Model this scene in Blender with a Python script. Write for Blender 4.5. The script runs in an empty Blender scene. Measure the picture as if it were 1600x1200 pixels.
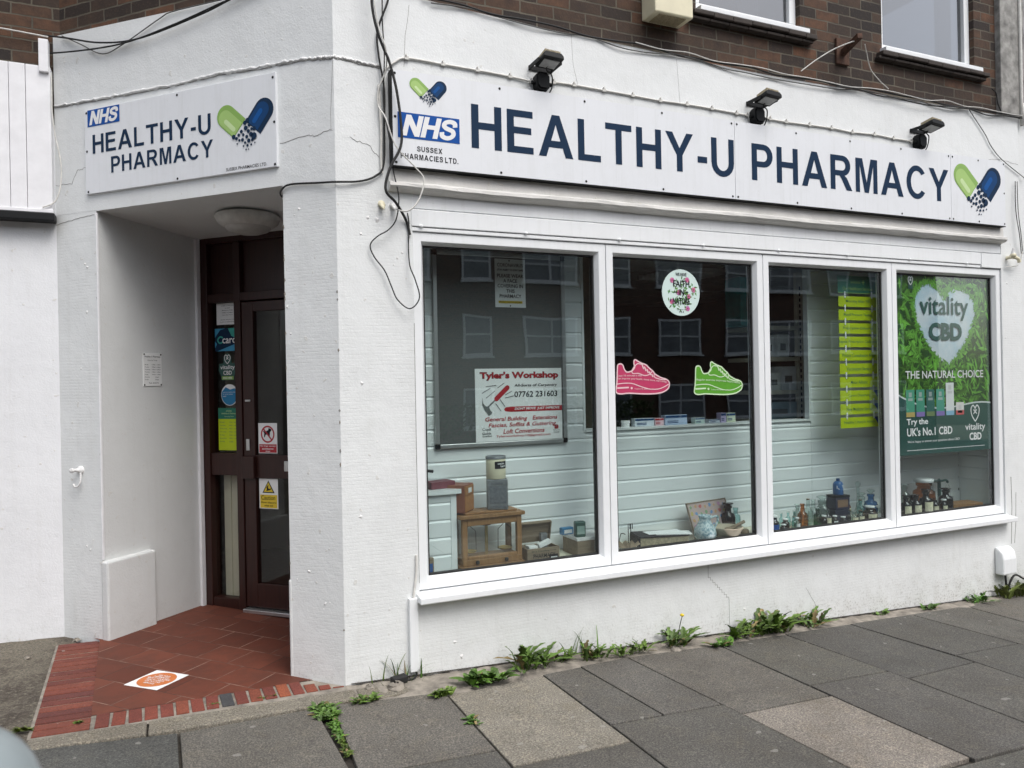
import bpy, bmesh, math, random
from mathutils import Vector, Matrix
R = math.radians
scene = bpy.context.scene
COL = scene.collection

# ------------------------------------------------------------------ camera
CAM = Vector((-0.802, -4.105, 1.60))
YAW, ROLL = R(23.8), 0.0198
_v = Vector((math.sin(YAW), math.cos(YAW), 0)); _r = Vector((math.cos(YAW), -math.sin(YAW), 0)); _u = Vector((0, 0, 1))
_cx = _r * math.cos(ROLL) - _u * math.sin(ROLL)
_cy = _r * math.sin(ROLL) + _u * math.cos(ROLL)
cd = bpy.data.cameras.new("camera")
cam = bpy.data.objects.new("camera", cd); COL.objects.link(cam)
M = Matrix.Identity(4)
for i in range(3):
    M[i][0] = _cx[i]; M[i][1] = _cy[i]; M[i][2] = -_v[i]; M[i][3] = CAM[i]
cam.matrix_world = M
cd.sensor_width = 36; cd.lens = 36 * 1190 / 1600
cd.clip_start = 0.05; cd.clip_end = 500
cd.dof.use_dof = True; cd.dof.focus_distance = 5.0; cd.dof.aperture_fstop = 4.5
scene.camera = cam

# ------------------------------------------------------------------ sky, sun, exposure
SUN_EL, SUN_AZ = R(56), R(166)       # azimuth from +y towards +x
w = bpy.data.worlds.new("World"); scene.world = w; w.use_nodes = True
nt = w.node_tree; bg = nt.nodes["Background"]
sky = nt.nodes.new("ShaderNodeTexSky"); sky.sky_type = 'NISHITA'; sky.sun_disc = False
sky.sun_elevation = SUN_EL; sky.sun_rotation = SUN_AZ; sky.air_density = 1.0; sky.dust_density = 4.0; sky.ozone_density = 1.0
hs = nt.nodes.new("ShaderNodeHueSaturation"); hs.inputs["Saturation"].default_value = 0.46
nt.links.new(sky.outputs[0], hs.inputs["Color"]); nt.links.new(hs.outputs[0], bg.inputs[0])
bg.inputs[1].default_value = 0.15
sl = bpy.data.lights.new("sun", 'SUN'); sl.energy = 0.98; sl.angle = R(34); sl.color = (1, 0.995, 0.985)
so = bpy.data.objects.new("sun", sl); COL.objects.link(so)
_sd = Vector((math.sin(SUN_AZ) * math.cos(SUN_EL), math.cos(SUN_AZ) * math.cos(SUN_EL), math.sin(SUN_EL)))
so.rotation_euler = _sd.to_track_quat('Z', 'Y').to_euler(); so.location = (3, -6, 9)
scene.view_settings.view_transform = 'Standard'; scene.view_settings.look = 'None'
scene.view_settings.exposure = 0.50; scene.view_settings.gamma = 1
scene.cycles.max_bounces = 8; scene.cycles.transparent_max_bounces = 16
scene.cycles.caustics_reflective = False; scene.cycles.caustics_refractive = False

# ------------------------------------------------------------------ frames: facade, chamfer, porch reveal
FR = {'FAC': (Vector((0, 0, 0)), 0.0), 'CH': (Vector((0, 0, 0)), R(-45)), 'REV': (Vector((-1.236, 1.236, 0)), R(45))}
ORG = {}
def place(o, frame, p):
    O, a = FR[frame]
    o.location = O + Matrix.Rotation(a, 3, 'Z') @ Vector(p)
    o.rotation_euler = (0, 0, a)
def tag(o, label, cat, group=None):
    o['label'] = label; o['category'] = cat
    if group: o['group'] = group
def thing(name, label, cat, frame='FAC', p=(0, 0, 0), group=None):
    o = bpy.data.objects.new(name, None); o.empty_display_size = 0.1; COL.objects.link(o)
    place(o, frame, p); ORG[o.name] = Vector(p); tag(o, label, cat, group); return o
class MB:
    def __init__(s): s.v = []; s.f = []; s.c = []; s.sm = []
    def add(s, vs, fs, col=None, smooth=False):
        n = len(s.v); s.v += [Vector(q) for q in vs]
        for f in fs:
            s.f.append([n + i for i in f]); s.c.append(col); s.sm.append(smooth)
        return s
    def box(s, x0, x1, y0, y1, z0, z1, col=None):
        return s.add([(x0,y0,z0),(x1,y0,z0),(x1,y1,z0),(x0,y1,z0),(x0,y0,z1),(x1,y0,z1),(x1,y1,z1),(x0,y1,z1)],
            [(0,1,5,4),(1,2,6,5),(2,3,7,6),(3,0,4,7),(4,5,6,7),(3,2,1,0)], col)
    def obox(s, c, size, rot, col=None):
        hx, hy, hz = [q / 2 for q in size]; c = Vector(c); n = len(s.v)
        s.box(-hx, hx, -hy, hy, -hz, hz, col)
        for i in range(n, len(s.v)): s.v[i] = rot @ s.v[i] + c
        return s
    def quad(s, *p, col=None): return s.add(p, [tuple(range(len(p)))], col)
    def wall(s, x0, x1, z0, z1, y, col=None): return s.quad((x0,y,z0),(x1,y,z0),(x1,y,z1),(x0,y,z1), col=col)
    def poly(s, pts, y, col=None): return s.quad(*[(a, y, b) for a, b in pts], col=col)
    def prism(s, pts, y0, y1, col=None):
        n = len(pts); vs = [(a, y0, b) for a, b in pts] + [(a, y1, b) for a, b in pts]
        fs = [tuple(range(n)), tuple(range(2 * n - 1, n - 1, -1))] + [(i, i + n, (i + 1) % n + n, (i + 1) % n) for i in range(n)]
        return s.add(vs, fs, col)
    def disc(s, x, z, r, y, col=None, n=20, rz=None):
        rz = rz or r
        return s.poly([(x + r * math.cos(6.2832 * k / n), z + rz * math.sin(6.2832 * k / n)) for k in range(n)], y, col)
    def lathe(s, prof, c=(0, 0, 0), n=20, col=None):
        c = Vector(c); vs = []; fs = []
        for r, z in prof:
            for k in range(n):
                a = 6.28318 * k / n; vs.append(c + Vector((r * math.cos(a), r * math.sin(a), z)))
        for j in range(len(prof) - 1):
            for k in range(n): fs.append((j * n + k, j * n + (k + 1) % n, (j + 1) * n + (k + 1) % n, (j + 1) * n + k))
        s.add(vs, fs, col, True)
        if prof[0][0] > 1e-4: s.add(vs[:n], [tuple(range(n - 1, -1, -1))], col)
        if prof[-1][0] > 1e-4: s.add(vs[-n:], [tuple(range(n))], col)
        return s
    def tube(s, pts, r, n=6, sub=6, col=None):
        P = [Vector(p) for p in pts]
        if sub > 1 and len(P) > 2:
            Q = []
            for i in range(len(P) - 1):
                a = P[max(i - 1, 0)]; b = P[i]; c = P[i + 1]; d = P[min(i + 2, len(P) - 1)]
                for k in range(sub):
                    t = k / sub
                    Q.append(0.5 * ((2 * b) + (c - a) * t + (2 * a - 5 * b + 4 * c - d) * t * t + (3 * b - a - 3 * c + d) * t ** 3))
            Q.append(P[-1]); P = Q
        vs = []; fs = []; N = None
        for i, p in enumerate(P):
            t = (P[min(i + 1, len(P) - 1)] - P[max(i - 1, 0)]).normalized()
            if N is None: N = t.orthogonal().normalized()
            N = (N - t * N.dot(t)).normalized(); B = t.cross(N)
            rr = r[min(i * len(r) // len(P), len(r) - 1)] if isinstance(r, (list, tuple)) else r
            for k in range(n):
                a = 6.28318 * k / n; vs.append(p + (N * math.cos(a) + B * math.sin(a)) * rr)
        for i in range(len(P) - 1):
            for k in range(n): fs.append((i * n + k, i * n + (k + 1) % n, (i + 1) * n + (k + 1) % n, (i + 1) * n + k))
        s.add(vs, fs, col, True)
        return s.add(vs[:n], [tuple(range(n - 1, -1, -1))], col).add(vs[-n:], [tuple(range(n))], col)
    def mesh(s, name, o=Vector((0, 0, 0))):
        m = bpy.data.meshes.new(name); m.from_pydata([v - o for v in s.v], [], s.f)
        if any(s.c):
            a = m.color_attributes.new("Col", 'FLOAT_COLOR', 'CORNER'); k = 0
            for f, c in zip(s.f, s.c):
                c = c or (1, 1, 1)
                for _ in f: a.data[k].color = (c[0], c[1], c[2], 1); k += 1
        for p, q in zip(m.polygons, s.sm): p.use_smooth = q
        return m
def part(name, mb, mat, parent, bevel=0, rot=None, label=None, normals=True):
    o = ORG[parent.name]; me = mb.mesh(name, o)
    if normals:
        b = bmesh.new(); b.from_mesh(me); bmesh.ops.recalc_face_normals(b, faces=b.faces); b.to_mesh(me); b.free()
    me.materials.append(mat)
    ob = bpy.data.objects.new(name, me); COL.objects.link(ob); ob.parent = parent; ORG[ob.name] = o
    if rot is not None: ob.rotation_euler = (0, 0, rot)
    if bevel:
        bv = ob.modifiers.new("bevel", 'BEVEL'); bv.width = bevel; bv.segments = 2; bv.limit_method = 'ANGLE'
    if label: ob['label'] = label
    return ob
def solo(name, mb, mat, label, cat, frame='FAC', p=(0, 0, 0), group=None, bevel=0, normals=True):
    o = Vector(p); me = mb.mesh(name, o)
    if normals:
        b = bmesh.new(); b.from_mesh(me); bmesh.ops.recalc_face_normals(b, faces=b.faces); b.to_mesh(me); b.free()
    me.materials.append(mat)
    ob = bpy.data.objects.new(name, me); COL.objects.link(ob); place(ob, frame, p); ORG[ob.name] = o; tag(ob, label, cat, group)
    if bevel:
        bv = ob.modifiers.new("bevel", 'BEVEL'); bv.width = bevel; bv.segments = 2; bv.limit_method = 'ANGLE'
    return ob
def struct(name, mb, mat, kind='structure', normals=True):
    me = mb.mesh(name); me.materials.append(mat)
    ob = bpy.data.objects.new(name, me); COL.objects.link(ob); ob['kind'] = kind
    return ob
def copy_tree(o, parent=None):
    c = o.copy(); COL.objects.link(c)
    if parent: c.parent = parent
    for ch in [q for q in bpy.data.objects if q.parent == o]: copy_tree(ch, c)
    return c

# ------------------------------------------------------------------ materials
def new(name):
    m = bpy.data.materials.new(name); m.use_nodes = True
    return m, m.node_tree, m.node_tree.nodes["Principled BSDF"]
def nz(nt, vec, scale, detail=4, rough=.6):
    n = nt.nodes.new("ShaderNodeTexNoise"); n.inputs["Scale"].default_value = scale; n.inputs["Detail"].default_value = detail
    n.inputs["Roughness"].default_value = rough; nt.links.new(vec, n.inputs["Vector"]); return n.outputs["Fac"]
def mp(nt, val, a, b, c, d):
    n = nt.nodes.new("ShaderNodeMapRange"); nt.links.new(val, n.inputs[0])
    for i, q in enumerate((a, b, c, d)): n.inputs[i + 1].default_value = q
    return n.outputs[0]
def mixc(nt, fac, a, b, mode='MIX'):
    n = nt.nodes.new("ShaderNodeMix"); n.data_type = 'RGBA'; n.blend_type = mode
    for sock, v in ((n.inputs[0], fac), (n.inputs[6], a), (n.inputs[7], b)):
        if hasattr(v, 'links'): nt.links.new(v, sock)
        elif isinstance(v, (int, float)): sock.default_value = v
        else: sock.default_value = (v[0], v[1], v[2], 1)
    return n.outputs[2]
def math_(nt, op, a, b=0):
    n = nt.nodes.new("ShaderNodeMath"); n.operation = op
    for i, v in enumerate((a, b)):
        if hasattr(v, 'links'): nt.links.new(v, n.inputs[i])
        else: n.inputs[i].default_value = v
    return n.outputs[0]
def oc(nt): return nt.nodes.new("ShaderNodeTexCoord").outputs["Object"]
def bump(nt, b, h, strength, dist, prev=None):
    n = nt.nodes.new("ShaderNodeBump"); n.inputs["Strength"].default_value = strength; n.inputs["Distance"].default_value = dist
    nt.links.new(h, n.inputs["Height"])
    if prev: nt.links.new(prev, n.inputs["Normal"])
    nt.links.new(n.outputs[0], b.inputs["Normal"]); return n.outputs[0]
def simple(name, c, rough=.5, metal=0, var=.12, scale=14, bmp=0, bs=60, spec=.5, attr=False):
    m, nt, b = new(name); v = oc(nt)
    b.inputs["Roughness"].default_value = rough; b.inputs["Metallic"].default_value = metal
    b.inputs["Specular IOR Level"].default_value = spec
    f = mp(nt, nz(nt, v, scale), .3, .7, 1 - var, 1 + var)
    base = c
    if attr:
        a = nt.nodes.new("ShaderNodeAttribute"); a.attribute_name = "Col"; base = a.outputs["Color"]
    cc = nt.nodes.new("ShaderNodeCombineColor"); [nt.links.new(f, cc.inputs[i]) for i in range(3)]
    nt.links.new(mixc(nt, 1.0, base, cc.outputs[0], 'MULTIPLY'), b.inputs["Base Color"])
    if bmp: bump(nt, b, nz(nt, v, bs), bmp, .004)
    return m
def xz(nt, v):
    s = nt.nodes.new("ShaderNodeSeparateXYZ"); nt.links.new(v, s.inputs[0])
    c = nt.nodes.new("ShaderNodeCombineXYZ"); nt.links.new(s.outputs[0], c.inputs[0]); nt.links.new(s.outputs[2], c.inputs[1])
    return c.outputs[0], s
def brick(nt, vec, wd, h, mortar, offs=.5, smooth=.1):
    t = nt.nodes.new("ShaderNodeTexBrick"); nt.links.new(vec, t.inputs["Vector"]); t.offset = offs
    t.inputs["Scale"].default_value = 1; t.inputs["Brick Width"].default_value = wd; t.inputs["Row Height"].default_value = h
    t.inputs["Mortar Size"].default_value = mortar; t.inputs["Mortar Smooth"].default_value = smooth; t.inputs["Bias"].default_value = 0
    t.inputs["Color1"].default_value = (0, 0, 0, 1); t.inputs["Color2"].default_value = (1, 1, 1, 1); t.inputs["Mortar"].default_value = (.5, .5, .5, 1)
    return t
def plaster(name, c, combed=True, dirt=1.0, cool=0.0):
    m, nt, b = new(name); v = oc(nt); b.inputs["Roughness"].default_value = .62
    b.inputs["Specular IOR Level"].default_value = .35
    big = nz(nt, v, 1.3, 5, .65); med = nz(nt, v, 9, 5, .6); fine = nz(nt, v, 95, 3, .6)
    col = mixc(nt, mp(nt, big, .38, .66, 0, .55 * dirt), c, [q * .84 for q in c])
    col = mixc(nt, mp(nt, med, .54, .78, 0, .26 * dirt), col, [c[0] * .8, c[1] * .795, c[2] * .76])
    # grime that gathers close to the pavement, rain streaks below ledges
    s = nt.nodes.new("ShaderNodeSeparateXYZ"); nt.links.new(v, s.inputs[0])
    low = mp(nt, s.outputs[2], .36, -.14, 0, 1)
    sp = mp(nt, nz(nt, v, 60, 4, .75), .52, .62, 0, 1); g = math_(nt, 'MULTIPLY', math_(nt, 'POWER', low, 2.4), mp(nt, med, .35, .65, .1, 1))
    col = mixc(nt, math_(nt, 'MULTIPLY', math_(nt, 'MULTIPLY', g, sp), .85 * dirt), col, (.11, .10, .08))
    col = mixc(nt, math_(nt, 'MULTIPLY', g, .28 * dirt), col, (.36, .34, .27))
    mpn = nt.nodes.new("ShaderNodeMapping"); mpn.inputs["Scale"].default_value = (7, 7, .35); nt.links.new(v, mpn.inputs[0])
    st = mp(nt, nz(nt, mpn.outputs[0], 3, 5, .65), .54, .80, 0, .16 * dirt)
    col = mixc(nt, st, col, (.50, .49, .45))
    # small flakes where the paint has chipped
    fl = mp(nt, nz(nt, v, 23, 2, .4), .72, .735, 0, .5 * dirt)
    col = mixc(nt, fl, col, (.62, .60, .55))
    nt.links.new(col, b.inputs["Base Color"])
    n = bump(nt, b, fine, .30 if combed else .5, .003); n = bump(nt, b, med, .35, .012, n); n = bump(nt, b, fl, .6, .003, n)
    if combed:
        xv, sx = xz(nt, v)
        dv = nt.nodes.new("ShaderNodeVectorMath"); dv.operation = 'ADD'; nt.links.new(xv, dv.inputs[0])
        wob = nt.nodes.new("ShaderNodeCombineXYZ"); nt.links.new(mp(nt, nz(nt, v, 2.5, 3), 0, 1, -.012, .012), wob.inputs[1]); nt.links.new(wob.outputs[0], dv.inputs[1])
        t = brick(nt, dv.outputs[0], .9, .0195, .0024, .37, .4)
        hgt = math_(nt, 'MULTIPLY', t.outputs["Fac"], mp(nt, nz(nt, v, 3.2, 5, .75), .40, .66, 0, 1))
        inv = math_(nt, 'SUBTRACT', 1.0, hgt); n = bump(nt, b, inv, .30, .0025, n)
        col2 = mixc(nt, math_(nt, 'MULTIPLY', hgt, .09), col, (.42, .41, .38)); nt.links.new(col2, b.inputs["Base Color"])
    return m
def brickmat(name, c1, c2, c3, mort, wd=.225, h=.075, ms=.006):
    m, nt, b = new(name); v = oc(nt); b.inputs["Roughness"].default_value = .85
    xv, s = xz(nt, v)
    dv = nt.nodes.new("ShaderNodeVectorMath"); dv.operation = 'ADD'; nt.links.new(xv, dv.inputs[0])
    wob = nt.nodes.new("ShaderNodeCombineXYZ"); nt.links.new(mp(nt, nz(nt, v, 9, 3), 0, 1, -.006, .006), wob.inputs[0]); nt.links.new(mp(nt, nz(nt, v, 14, 4), 0, 1, -.007, .007), wob.inputs[1])
    nt.links.new(wob.outputs[0], dv.inputs[1])
    t = brick(nt, dv.outputs[0], wd, h, ms, .5, .25)
    bw = nt.nodes.new("ShaderNodeRGBToBW"); nt.links.new(t.outputs["Color"], bw.inputs[0])
    rmp = nt.nodes.new("ShaderNodeValToRGB"); nt.links.new(bw.outputs[0], rmp.inputs[0])
    e = rmp.color_ramp.elements; e[0].color = (*c1, 1); e[1].color = (*c3, 1); k = e.new(.55); k.color = (*c2, 1)
    col = mixc(nt, mp(nt, nz(nt, v, 14, 5, .7), .35, .75, 0, .75), rmp.outputs[0], c1)
    col = mixc(nt, mp(nt, nz(nt, v, 70, 3), .58, .75, 0, .35), col, [q * 2.0 for q in c2])
    mc = mixc(nt, mp(nt, nz(nt, v, 4, 3), .35, .65, 0, .8), mort, [q * .45 for q in mort])
    col = mixc(nt, t.outputs["Fac"], col, mc); nt.links.new(col, b.inputs["Base Color"])
    inv = math_(nt, 'SUBTRACT', 1.0, t.outputs["Fac"]); n = bump(nt, b, inv, .7, .008); bump(nt, b, nz(nt, v, 70, 4), .5, .004, n)
    return m
def slabmat(name, speck=.5, sscale=125):
    m, nt, b = new(name); v = oc(nt); b.inputs["Roughness"].default_value = .85
    a = nt.nodes.new("ShaderNodeAttribute"); a.attribute_name = "Col"
    sp = nz(nt, v, sscale, 3, .85); big = nz(nt, v, 2.2, 5, .65); med = nz(nt, v, 11, 5, .7)
    col = mixc(nt, mp(nt, sp, .50, .64, 0, 1.6 * speck), a.outputs["Color"], mixc(nt, 1, a.outputs["Color"], (2.4, 2.36, 2.28), 'MULTIPLY'))
    col = mixc(nt, mp(nt, sp, .47, .36, 0, 1.4 * speck), col, mixc(nt, 1, a.outputs["Color"], (.25, .25, .25), 'MULTIPLY'))
    col = mixc(nt, mp(nt, big, .40, .66, 0, .7), col, mixc(nt, 1, col, (.60, .585, .57), 'MULTIPLY')); col = mixc(nt, mp(nt, nz(nt, v, 1.1, 6, .7), .52, .72, 0, .55), col, mixc(nt, 1, col, (1.45, 1.42, 1.33), 'MULTIPLY'))
    col = mixc(nt, mp(nt, med, .50, .74, 0, .6), col, mixc(nt, 1, col, (1.5, 1.44, 1.32), 'MULTIPLY')); col = mixc(nt, mp(nt, nz(nt, v, 5.5, 6, .75), .56, .70, 0, .6), col, mixc(nt, 1, col, (.55, .54, .52), 'MULTIPLY'))
    spot = mp(nt, nz(nt, v, 17, 1, .3), .755, .77, 0, .45); col = mixc(nt, spot, col, (.34, .33, .30))
    nt.links.new(col, b.inputs["Base Color"]); n = bump(nt, b, sp, .6, .003); bump(nt, b, med, .3, .01, n)
    return m
def woodmat(name, c1, c2, rough=.45, vert=True):
    m, nt, b = new(name); v = oc(nt); b.inputs["Roughness"].default_value = rough
    mpn = nt.nodes.new("ShaderNodeMapping"); mpn.inputs["Scale"].default_value = (40, 40, 2.5) if vert else (2.5, 40, 40); nt.links.new(v, mpn.inputs[0])
    f = nz(nt, mpn.outputs[0], 1.5, 5, .65)
    nt.links.new(mixc(nt, mp(nt, f, .35, .7, 0, 1), c1, c2), b.inputs["Base Color"]); bump(nt, b, f, .15, .002); return m
def glass(name, tint=(.9, .95, .93), ior=1.5, boost=1.0, rough=0.0, gloss=(1, 1, 1), edge=0):
    m = bpy.data.materials.new(name); m.use_nodes = True; nt = m.node_tree; nt.nodes.clear()
    out = nt.nodes.new("ShaderNodeOutputMaterial"); mix = nt.nodes.new("ShaderNodeMixShader")
    tr = nt.nodes.new("ShaderNodeBsdfTransparent"); tr.inputs[0].default_value = (*tint, 1)
    gl = nt.nodes.new("ShaderNodeBsdfGlossy"); gl.inputs["Roughness"].default_value = rough; gl.inputs[0].default_value = (*gloss, 1)
    lw = nt.nodes.new("ShaderNodeLayerWeight"); lw.inputs[0].default_value = .5      # Schlick from |cos|, the same on both faces
    f0 = ((ior - 1) / (ior + 1)) ** 2
    sch = math_(nt, 'ADD', math_(nt, 'MULTIPLY', math_(nt, 'POWER', lw.outputs["Facing"], 5.0), 1 - f0), f0)
    nt.links.new(math_(nt, 'MULTIPLY', sch, boost), mix.inputs[0])
    if edge:   # tint darkened towards the silhouette, imitating the dark rims refraction would give
        nt.links.new(mixc(nt, math_(nt, 'POWER', lw.outputs["Facing"], 2.2), tint, [q * edge for q in tint]), tr.inputs[0])
    nt.links.new(tr.outputs[0], mix.inputs[1]); nt.links.new(gl.outputs[0], mix.inputs[2]); nt.links.new(mix.outputs[0], out.inputs[0])
    return m, nt, gl
def paneglass(name, tint, boost):
    m, nt, gl = glass(name, tint, 1.5, boost)
    v = oc(nt); n = nt.nodes.new("ShaderNodeBump"); n.inputs["Strength"].default_value = .35; n.inputs["Distance"].default_value = .004
    nt.links.new(nz(nt, v, 1.6, 1), n.inputs["Height"]); nt.links.new(n.outputs[0], gl.inputs["Normal"]); return m

def streaked(name, c, rough):
    m, nt, b = new(name); v = oc(nt); b.inputs["Roughness"].default_value = rough; b.inputs["Specular IOR Level"].default_value = .4
    mpn = nt.nodes.new("ShaderNodeMapping"); mpn.inputs["Scale"].default_value = (9, 9, .5); nt.links.new(v, mpn.inputs[0])
    st = mp(nt, nz(nt, mpn.outputs[0], 3, 5, .7), .5, .8, 0, .35)
    col = mixc(nt, st, c, [c[0] * .78, c[1] * .78, c[2] * .74]); col = mixc(nt, mp(nt, nz(nt, v, 5, 6, .75), .48, .8, 0, .35), col, [c[0] * .82, c[1] * .82, c[2] * .80])
    col = mixc(nt, mp(nt, nz(nt, v, 45, 3, .7), .66, .74, 0, .3), col, [c[0] * .6, c[1] * .59, c[2] * .55])
    nt.links.new(col, b.inputs["Base Color"]); bump(nt, b, nz(nt, v, 1.4, 2), .12, .02); return m
MAT = {}
MAT['render_low'] = plaster('painted combed render', (.795, .815, .81))
MAT['render_top'] = plaster('painted rough render', (.795, .815, .812), combed=False, dirt=.9)
MAT['porch'] = plaster('white render in painted shade', (.69, .705, .70), combed=False, dirt=.7)  # same white paint as the walls, base colour lowered to carry the porch shade
MAT['ledge'] = plaster('dirty ledge render', (.70, .69, .66), combed=False, dirt=2.2)
MAT['neigh'] = plaster('neighbour render', (.80, .815, .835), combed=False, dirt=1.0)
MAT['brick'] = brickmat('dark brown brick', (.017, .012, .010), (.062, .036, .022), (.135, .060, .029), (.125, .108, .080), ms=.0055)
MAT['brickO'] = brickmat('street brick', (.08, .045, .036), (.15, .07, .05), (.22, .10, .065), (.30, .26, .2))
MAT['upvc'] = streaked('white upvc', (.84, .86, .87), .3)
MAT['upvcin'] = simple('white cladding', (.80, .83, .83), .35, var=.03, scale=3)
MAT['paint'] = simple('white gloss paint', (.83, .83, .85), .4, var=.06, scale=9, bmp=.12, bs=25)
MAT['signw'] = streaked('white sign panel', (.775, .795, .82), .42)
MAT['navy'] = simple('navy vinyl', (.012, .032, .070), .6, spec=.12, var=.05)
MAT['nhs'] = simple('blue vinyl', (.012, .085, .34), .6, spec=.12, var=.04)
MAT['pillblue'] = simple('dark blue vinyl', (.012, .055, .16), .6, spec=.12, var=.03)
MAT['pillmid'] = simple('mid blue vinyl', (.012, .09, .30), .6, spec=.12, var=.03)
MAT['pillgreen'] = simple('green vinyl', (.24, .42, .085), .35, var=.03)
MAT['pilllime'] = simple('light green vinyl', (.36, .55, .16), .35, var=.03)
MAT['pillpale'] = simple('pale green vinyl', (.56, .72, .36), .35, var=.03)
MAT['black'] = simple('black plastic', (.009, .010, .011), .55, spec=.25, var=.2)
MAT['rubber'] = simple('black rubber', (.015, .015, .015), .7, var=.2)
MAT['ink'] = simple('black ink', (.02, .02, .025), .6, spec=.12, var=.05)
MAT['white'] = simple('white print', (.82, .82, .82), .4, var=.02)
MAT['card'] = simple('white card', (.83, .84, .83), .45, var=.03)
MAT['red'] = simple('red print', (.42, .018, .03), .45, var=.05)
MAT['yellow'] = simple('yellow print', (.75, .55, .03), .45, var=.05)
MAT['orange'] = simple('orange print', (.56, .17, .045), .5, var=.08)
MAT['grey'] = simple('grey print', (.14, .15, .15), .5, var=.05)
MAT['silver'] = simple('aluminium', (.62, .62, .62), .35, .9, var=.06)
MAT['felt'] = simple('charcoal felt', (.115, .12, .12), .95, var=.1, scale=80)
MAT['lens'] = simple('lamp lens', (.50, .51, .51), .25, var=.1, scale=40)
MAT['dusty'] = simple('dusty grey fin metal', (.42, .36, .24), .8, var=.25, scale=60)
MAT['opal'] = simple('opal diffuser', (.42, .41, .39), .45, var=.1, scale=20)
MAT['lightring'] = simple('off white lamp housing', (.52, .51, .48), .45, var=.12, scale=25)
MAT['maho'] = woodmat('mahogany stain', (.022, .0065, .005), (.038, .0105, .0075), .4)
MAT['cream'] = simple('cream board', (.66, .63, .50), .7, var=.06, scale=5)
MAT['crack'] = simple('crack shadow gap', (.29, .285, .275), .9, var=.3)
MAT['ridge'] = simple('mortar ridge', (.74, .74, .73), .75, var=.15, scale=40, bmp=.6, bs=50)
MAT['cablew'] = simple('painted white cable', (.66, .65, .61), .5, var=.12, scale=30)
MAT['cableg'] = simple('grey cable', (.10, .10, .095), .55, var=.3, scale=30)
MAT['concrete'] = simple('weathered concrete pier', (.27, .265, .25), .9, var=.5, scale=11, bmp=.8, bs=35)
MAT['tile'] = simple('brown clay sill tile', (.034, .025, .02), .75, var=.35, scale=18, bmp=.4)
MAT['beige'] = simple('cream enamel metal', (.74, .69, .50), .4, var=.07, scale=9)
MAT['rust'] = simple('rusty iron', (.07, .032, .018), .85, var=.4, scale=40, bmp=.5)
MAT['galv'] = simple('pale grey paint', (.27, .31, .32), .35, var=.04)
MAT['attr'] = simple('printed colours', (1, 1, 1), .45, var=.03, attr=True)
MAT['attrm'] = simple('mixed colours', (1, 1, 1), .7, var=.12, scale=40, attr=True, bmp=.2)
MAT['slab'] = slabmat('paving slab')
MAT['brickpave'] = slabmat('red paving brick', .22, sscale=120)
MAT['joint'] = simple('dark joint grit', (.035, .03, .024), .95, var=.5, scale=50, bmp=.6)
MAT['asphalt'] = simple('asphalt', (.05, .05, .05), .9, var=.3, scale=120, bmp=.5, bs=120)
m, nt, b = new('compacted earth'); v = oc(nt); b.inputs["Roughness"].default_value = .95
c_ = mixc(nt, mp(nt, nz(nt, v, 2.6, 6, .7), .42, .58, 0, 1), (.060, .047, .036), (.17, .15, .115)); c_ = mixc(nt, mp(nt, nz(nt, v, 38, 4, .8), .50, .66, 0, .8), c_, (.24, .215, .165)); c_ = mixc(nt, mp(nt, nz(nt, v, 90, 3, .8), .56, .40, 0, .7), c_, (.03, .025, .02))
nt.links.new(c_, b.inputs["Base Color"]); n_ = bump(nt, b, nz(nt, v, 60, 4, .8), .8, .006); bump(nt, b, nz(nt, v, 9, 4), .4, .02, n_); MAT['dirt'] = m
MAT['rubble'] = simple('pale rubble mortar', (.24, .215, .18), .9, var=.45, scale=14, bmp=1.0, bs=30)
MAT['leaf'] = simple('weed leaves', (.07, .15, .022), .55, var=.35, scale=30, attr=True)
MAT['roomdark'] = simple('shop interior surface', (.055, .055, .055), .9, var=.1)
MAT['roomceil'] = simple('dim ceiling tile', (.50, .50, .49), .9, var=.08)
MAT['skypane'] = simple('pane in painted sky grey', (.21, .23, .25), .3, var=.3, scale=2)  # flat grey-blue standing in for sky reflected in the terrace panes
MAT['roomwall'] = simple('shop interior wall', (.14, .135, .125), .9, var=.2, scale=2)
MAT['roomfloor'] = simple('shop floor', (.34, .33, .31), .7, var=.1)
MAT['louvre'] = simple('silver louvre', (.80, .80, .80), .4, .2, var=.1)
MAT['glassfront'] = paneglass('shop window glass', (.925, .97, .965), 2.0)
MAT['glassdoor'] = paneglass('door glass', (.88, .89, .88), .7)
MAT['glassup'] = paneglass('upper window glass', (.34, .36, .38), 5.0)
MAT['oak'] = woodmat('old oak', (.24, .12, .045), (.33, .18, .075), .5)
MAT['oakl'] = woodmat('oak drawer front', (.42, .20, .07), (.30, .13, .045), .5, False)
MAT['redwood'] = woodmat('reddish wood', (.26, .09, .05), (.20, .065, .035), .5)
MAT['greywood'] = woodmat('bleached crate wood', (.26, .20, .135), (.17, .13, .09), .8, False)
MAT['tin'] = simple('grey tin', (.20, .21, .22), .5, .3, var=.25, scale=25)
MAT['cbg'] = simple('dark green panel', (.02, .17, .11), .4, var=.03)
MAT['lime'] = simple('lime panel', (.50, .62, .012), .35, var=.03)
MAT['deepgreen'] = simple('deep green print', (.035, .10, .085), .4, var=.05)
MAT['brass'] = simple('brass', (.55, .40, .14), .35, .9, var=.1)
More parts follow.
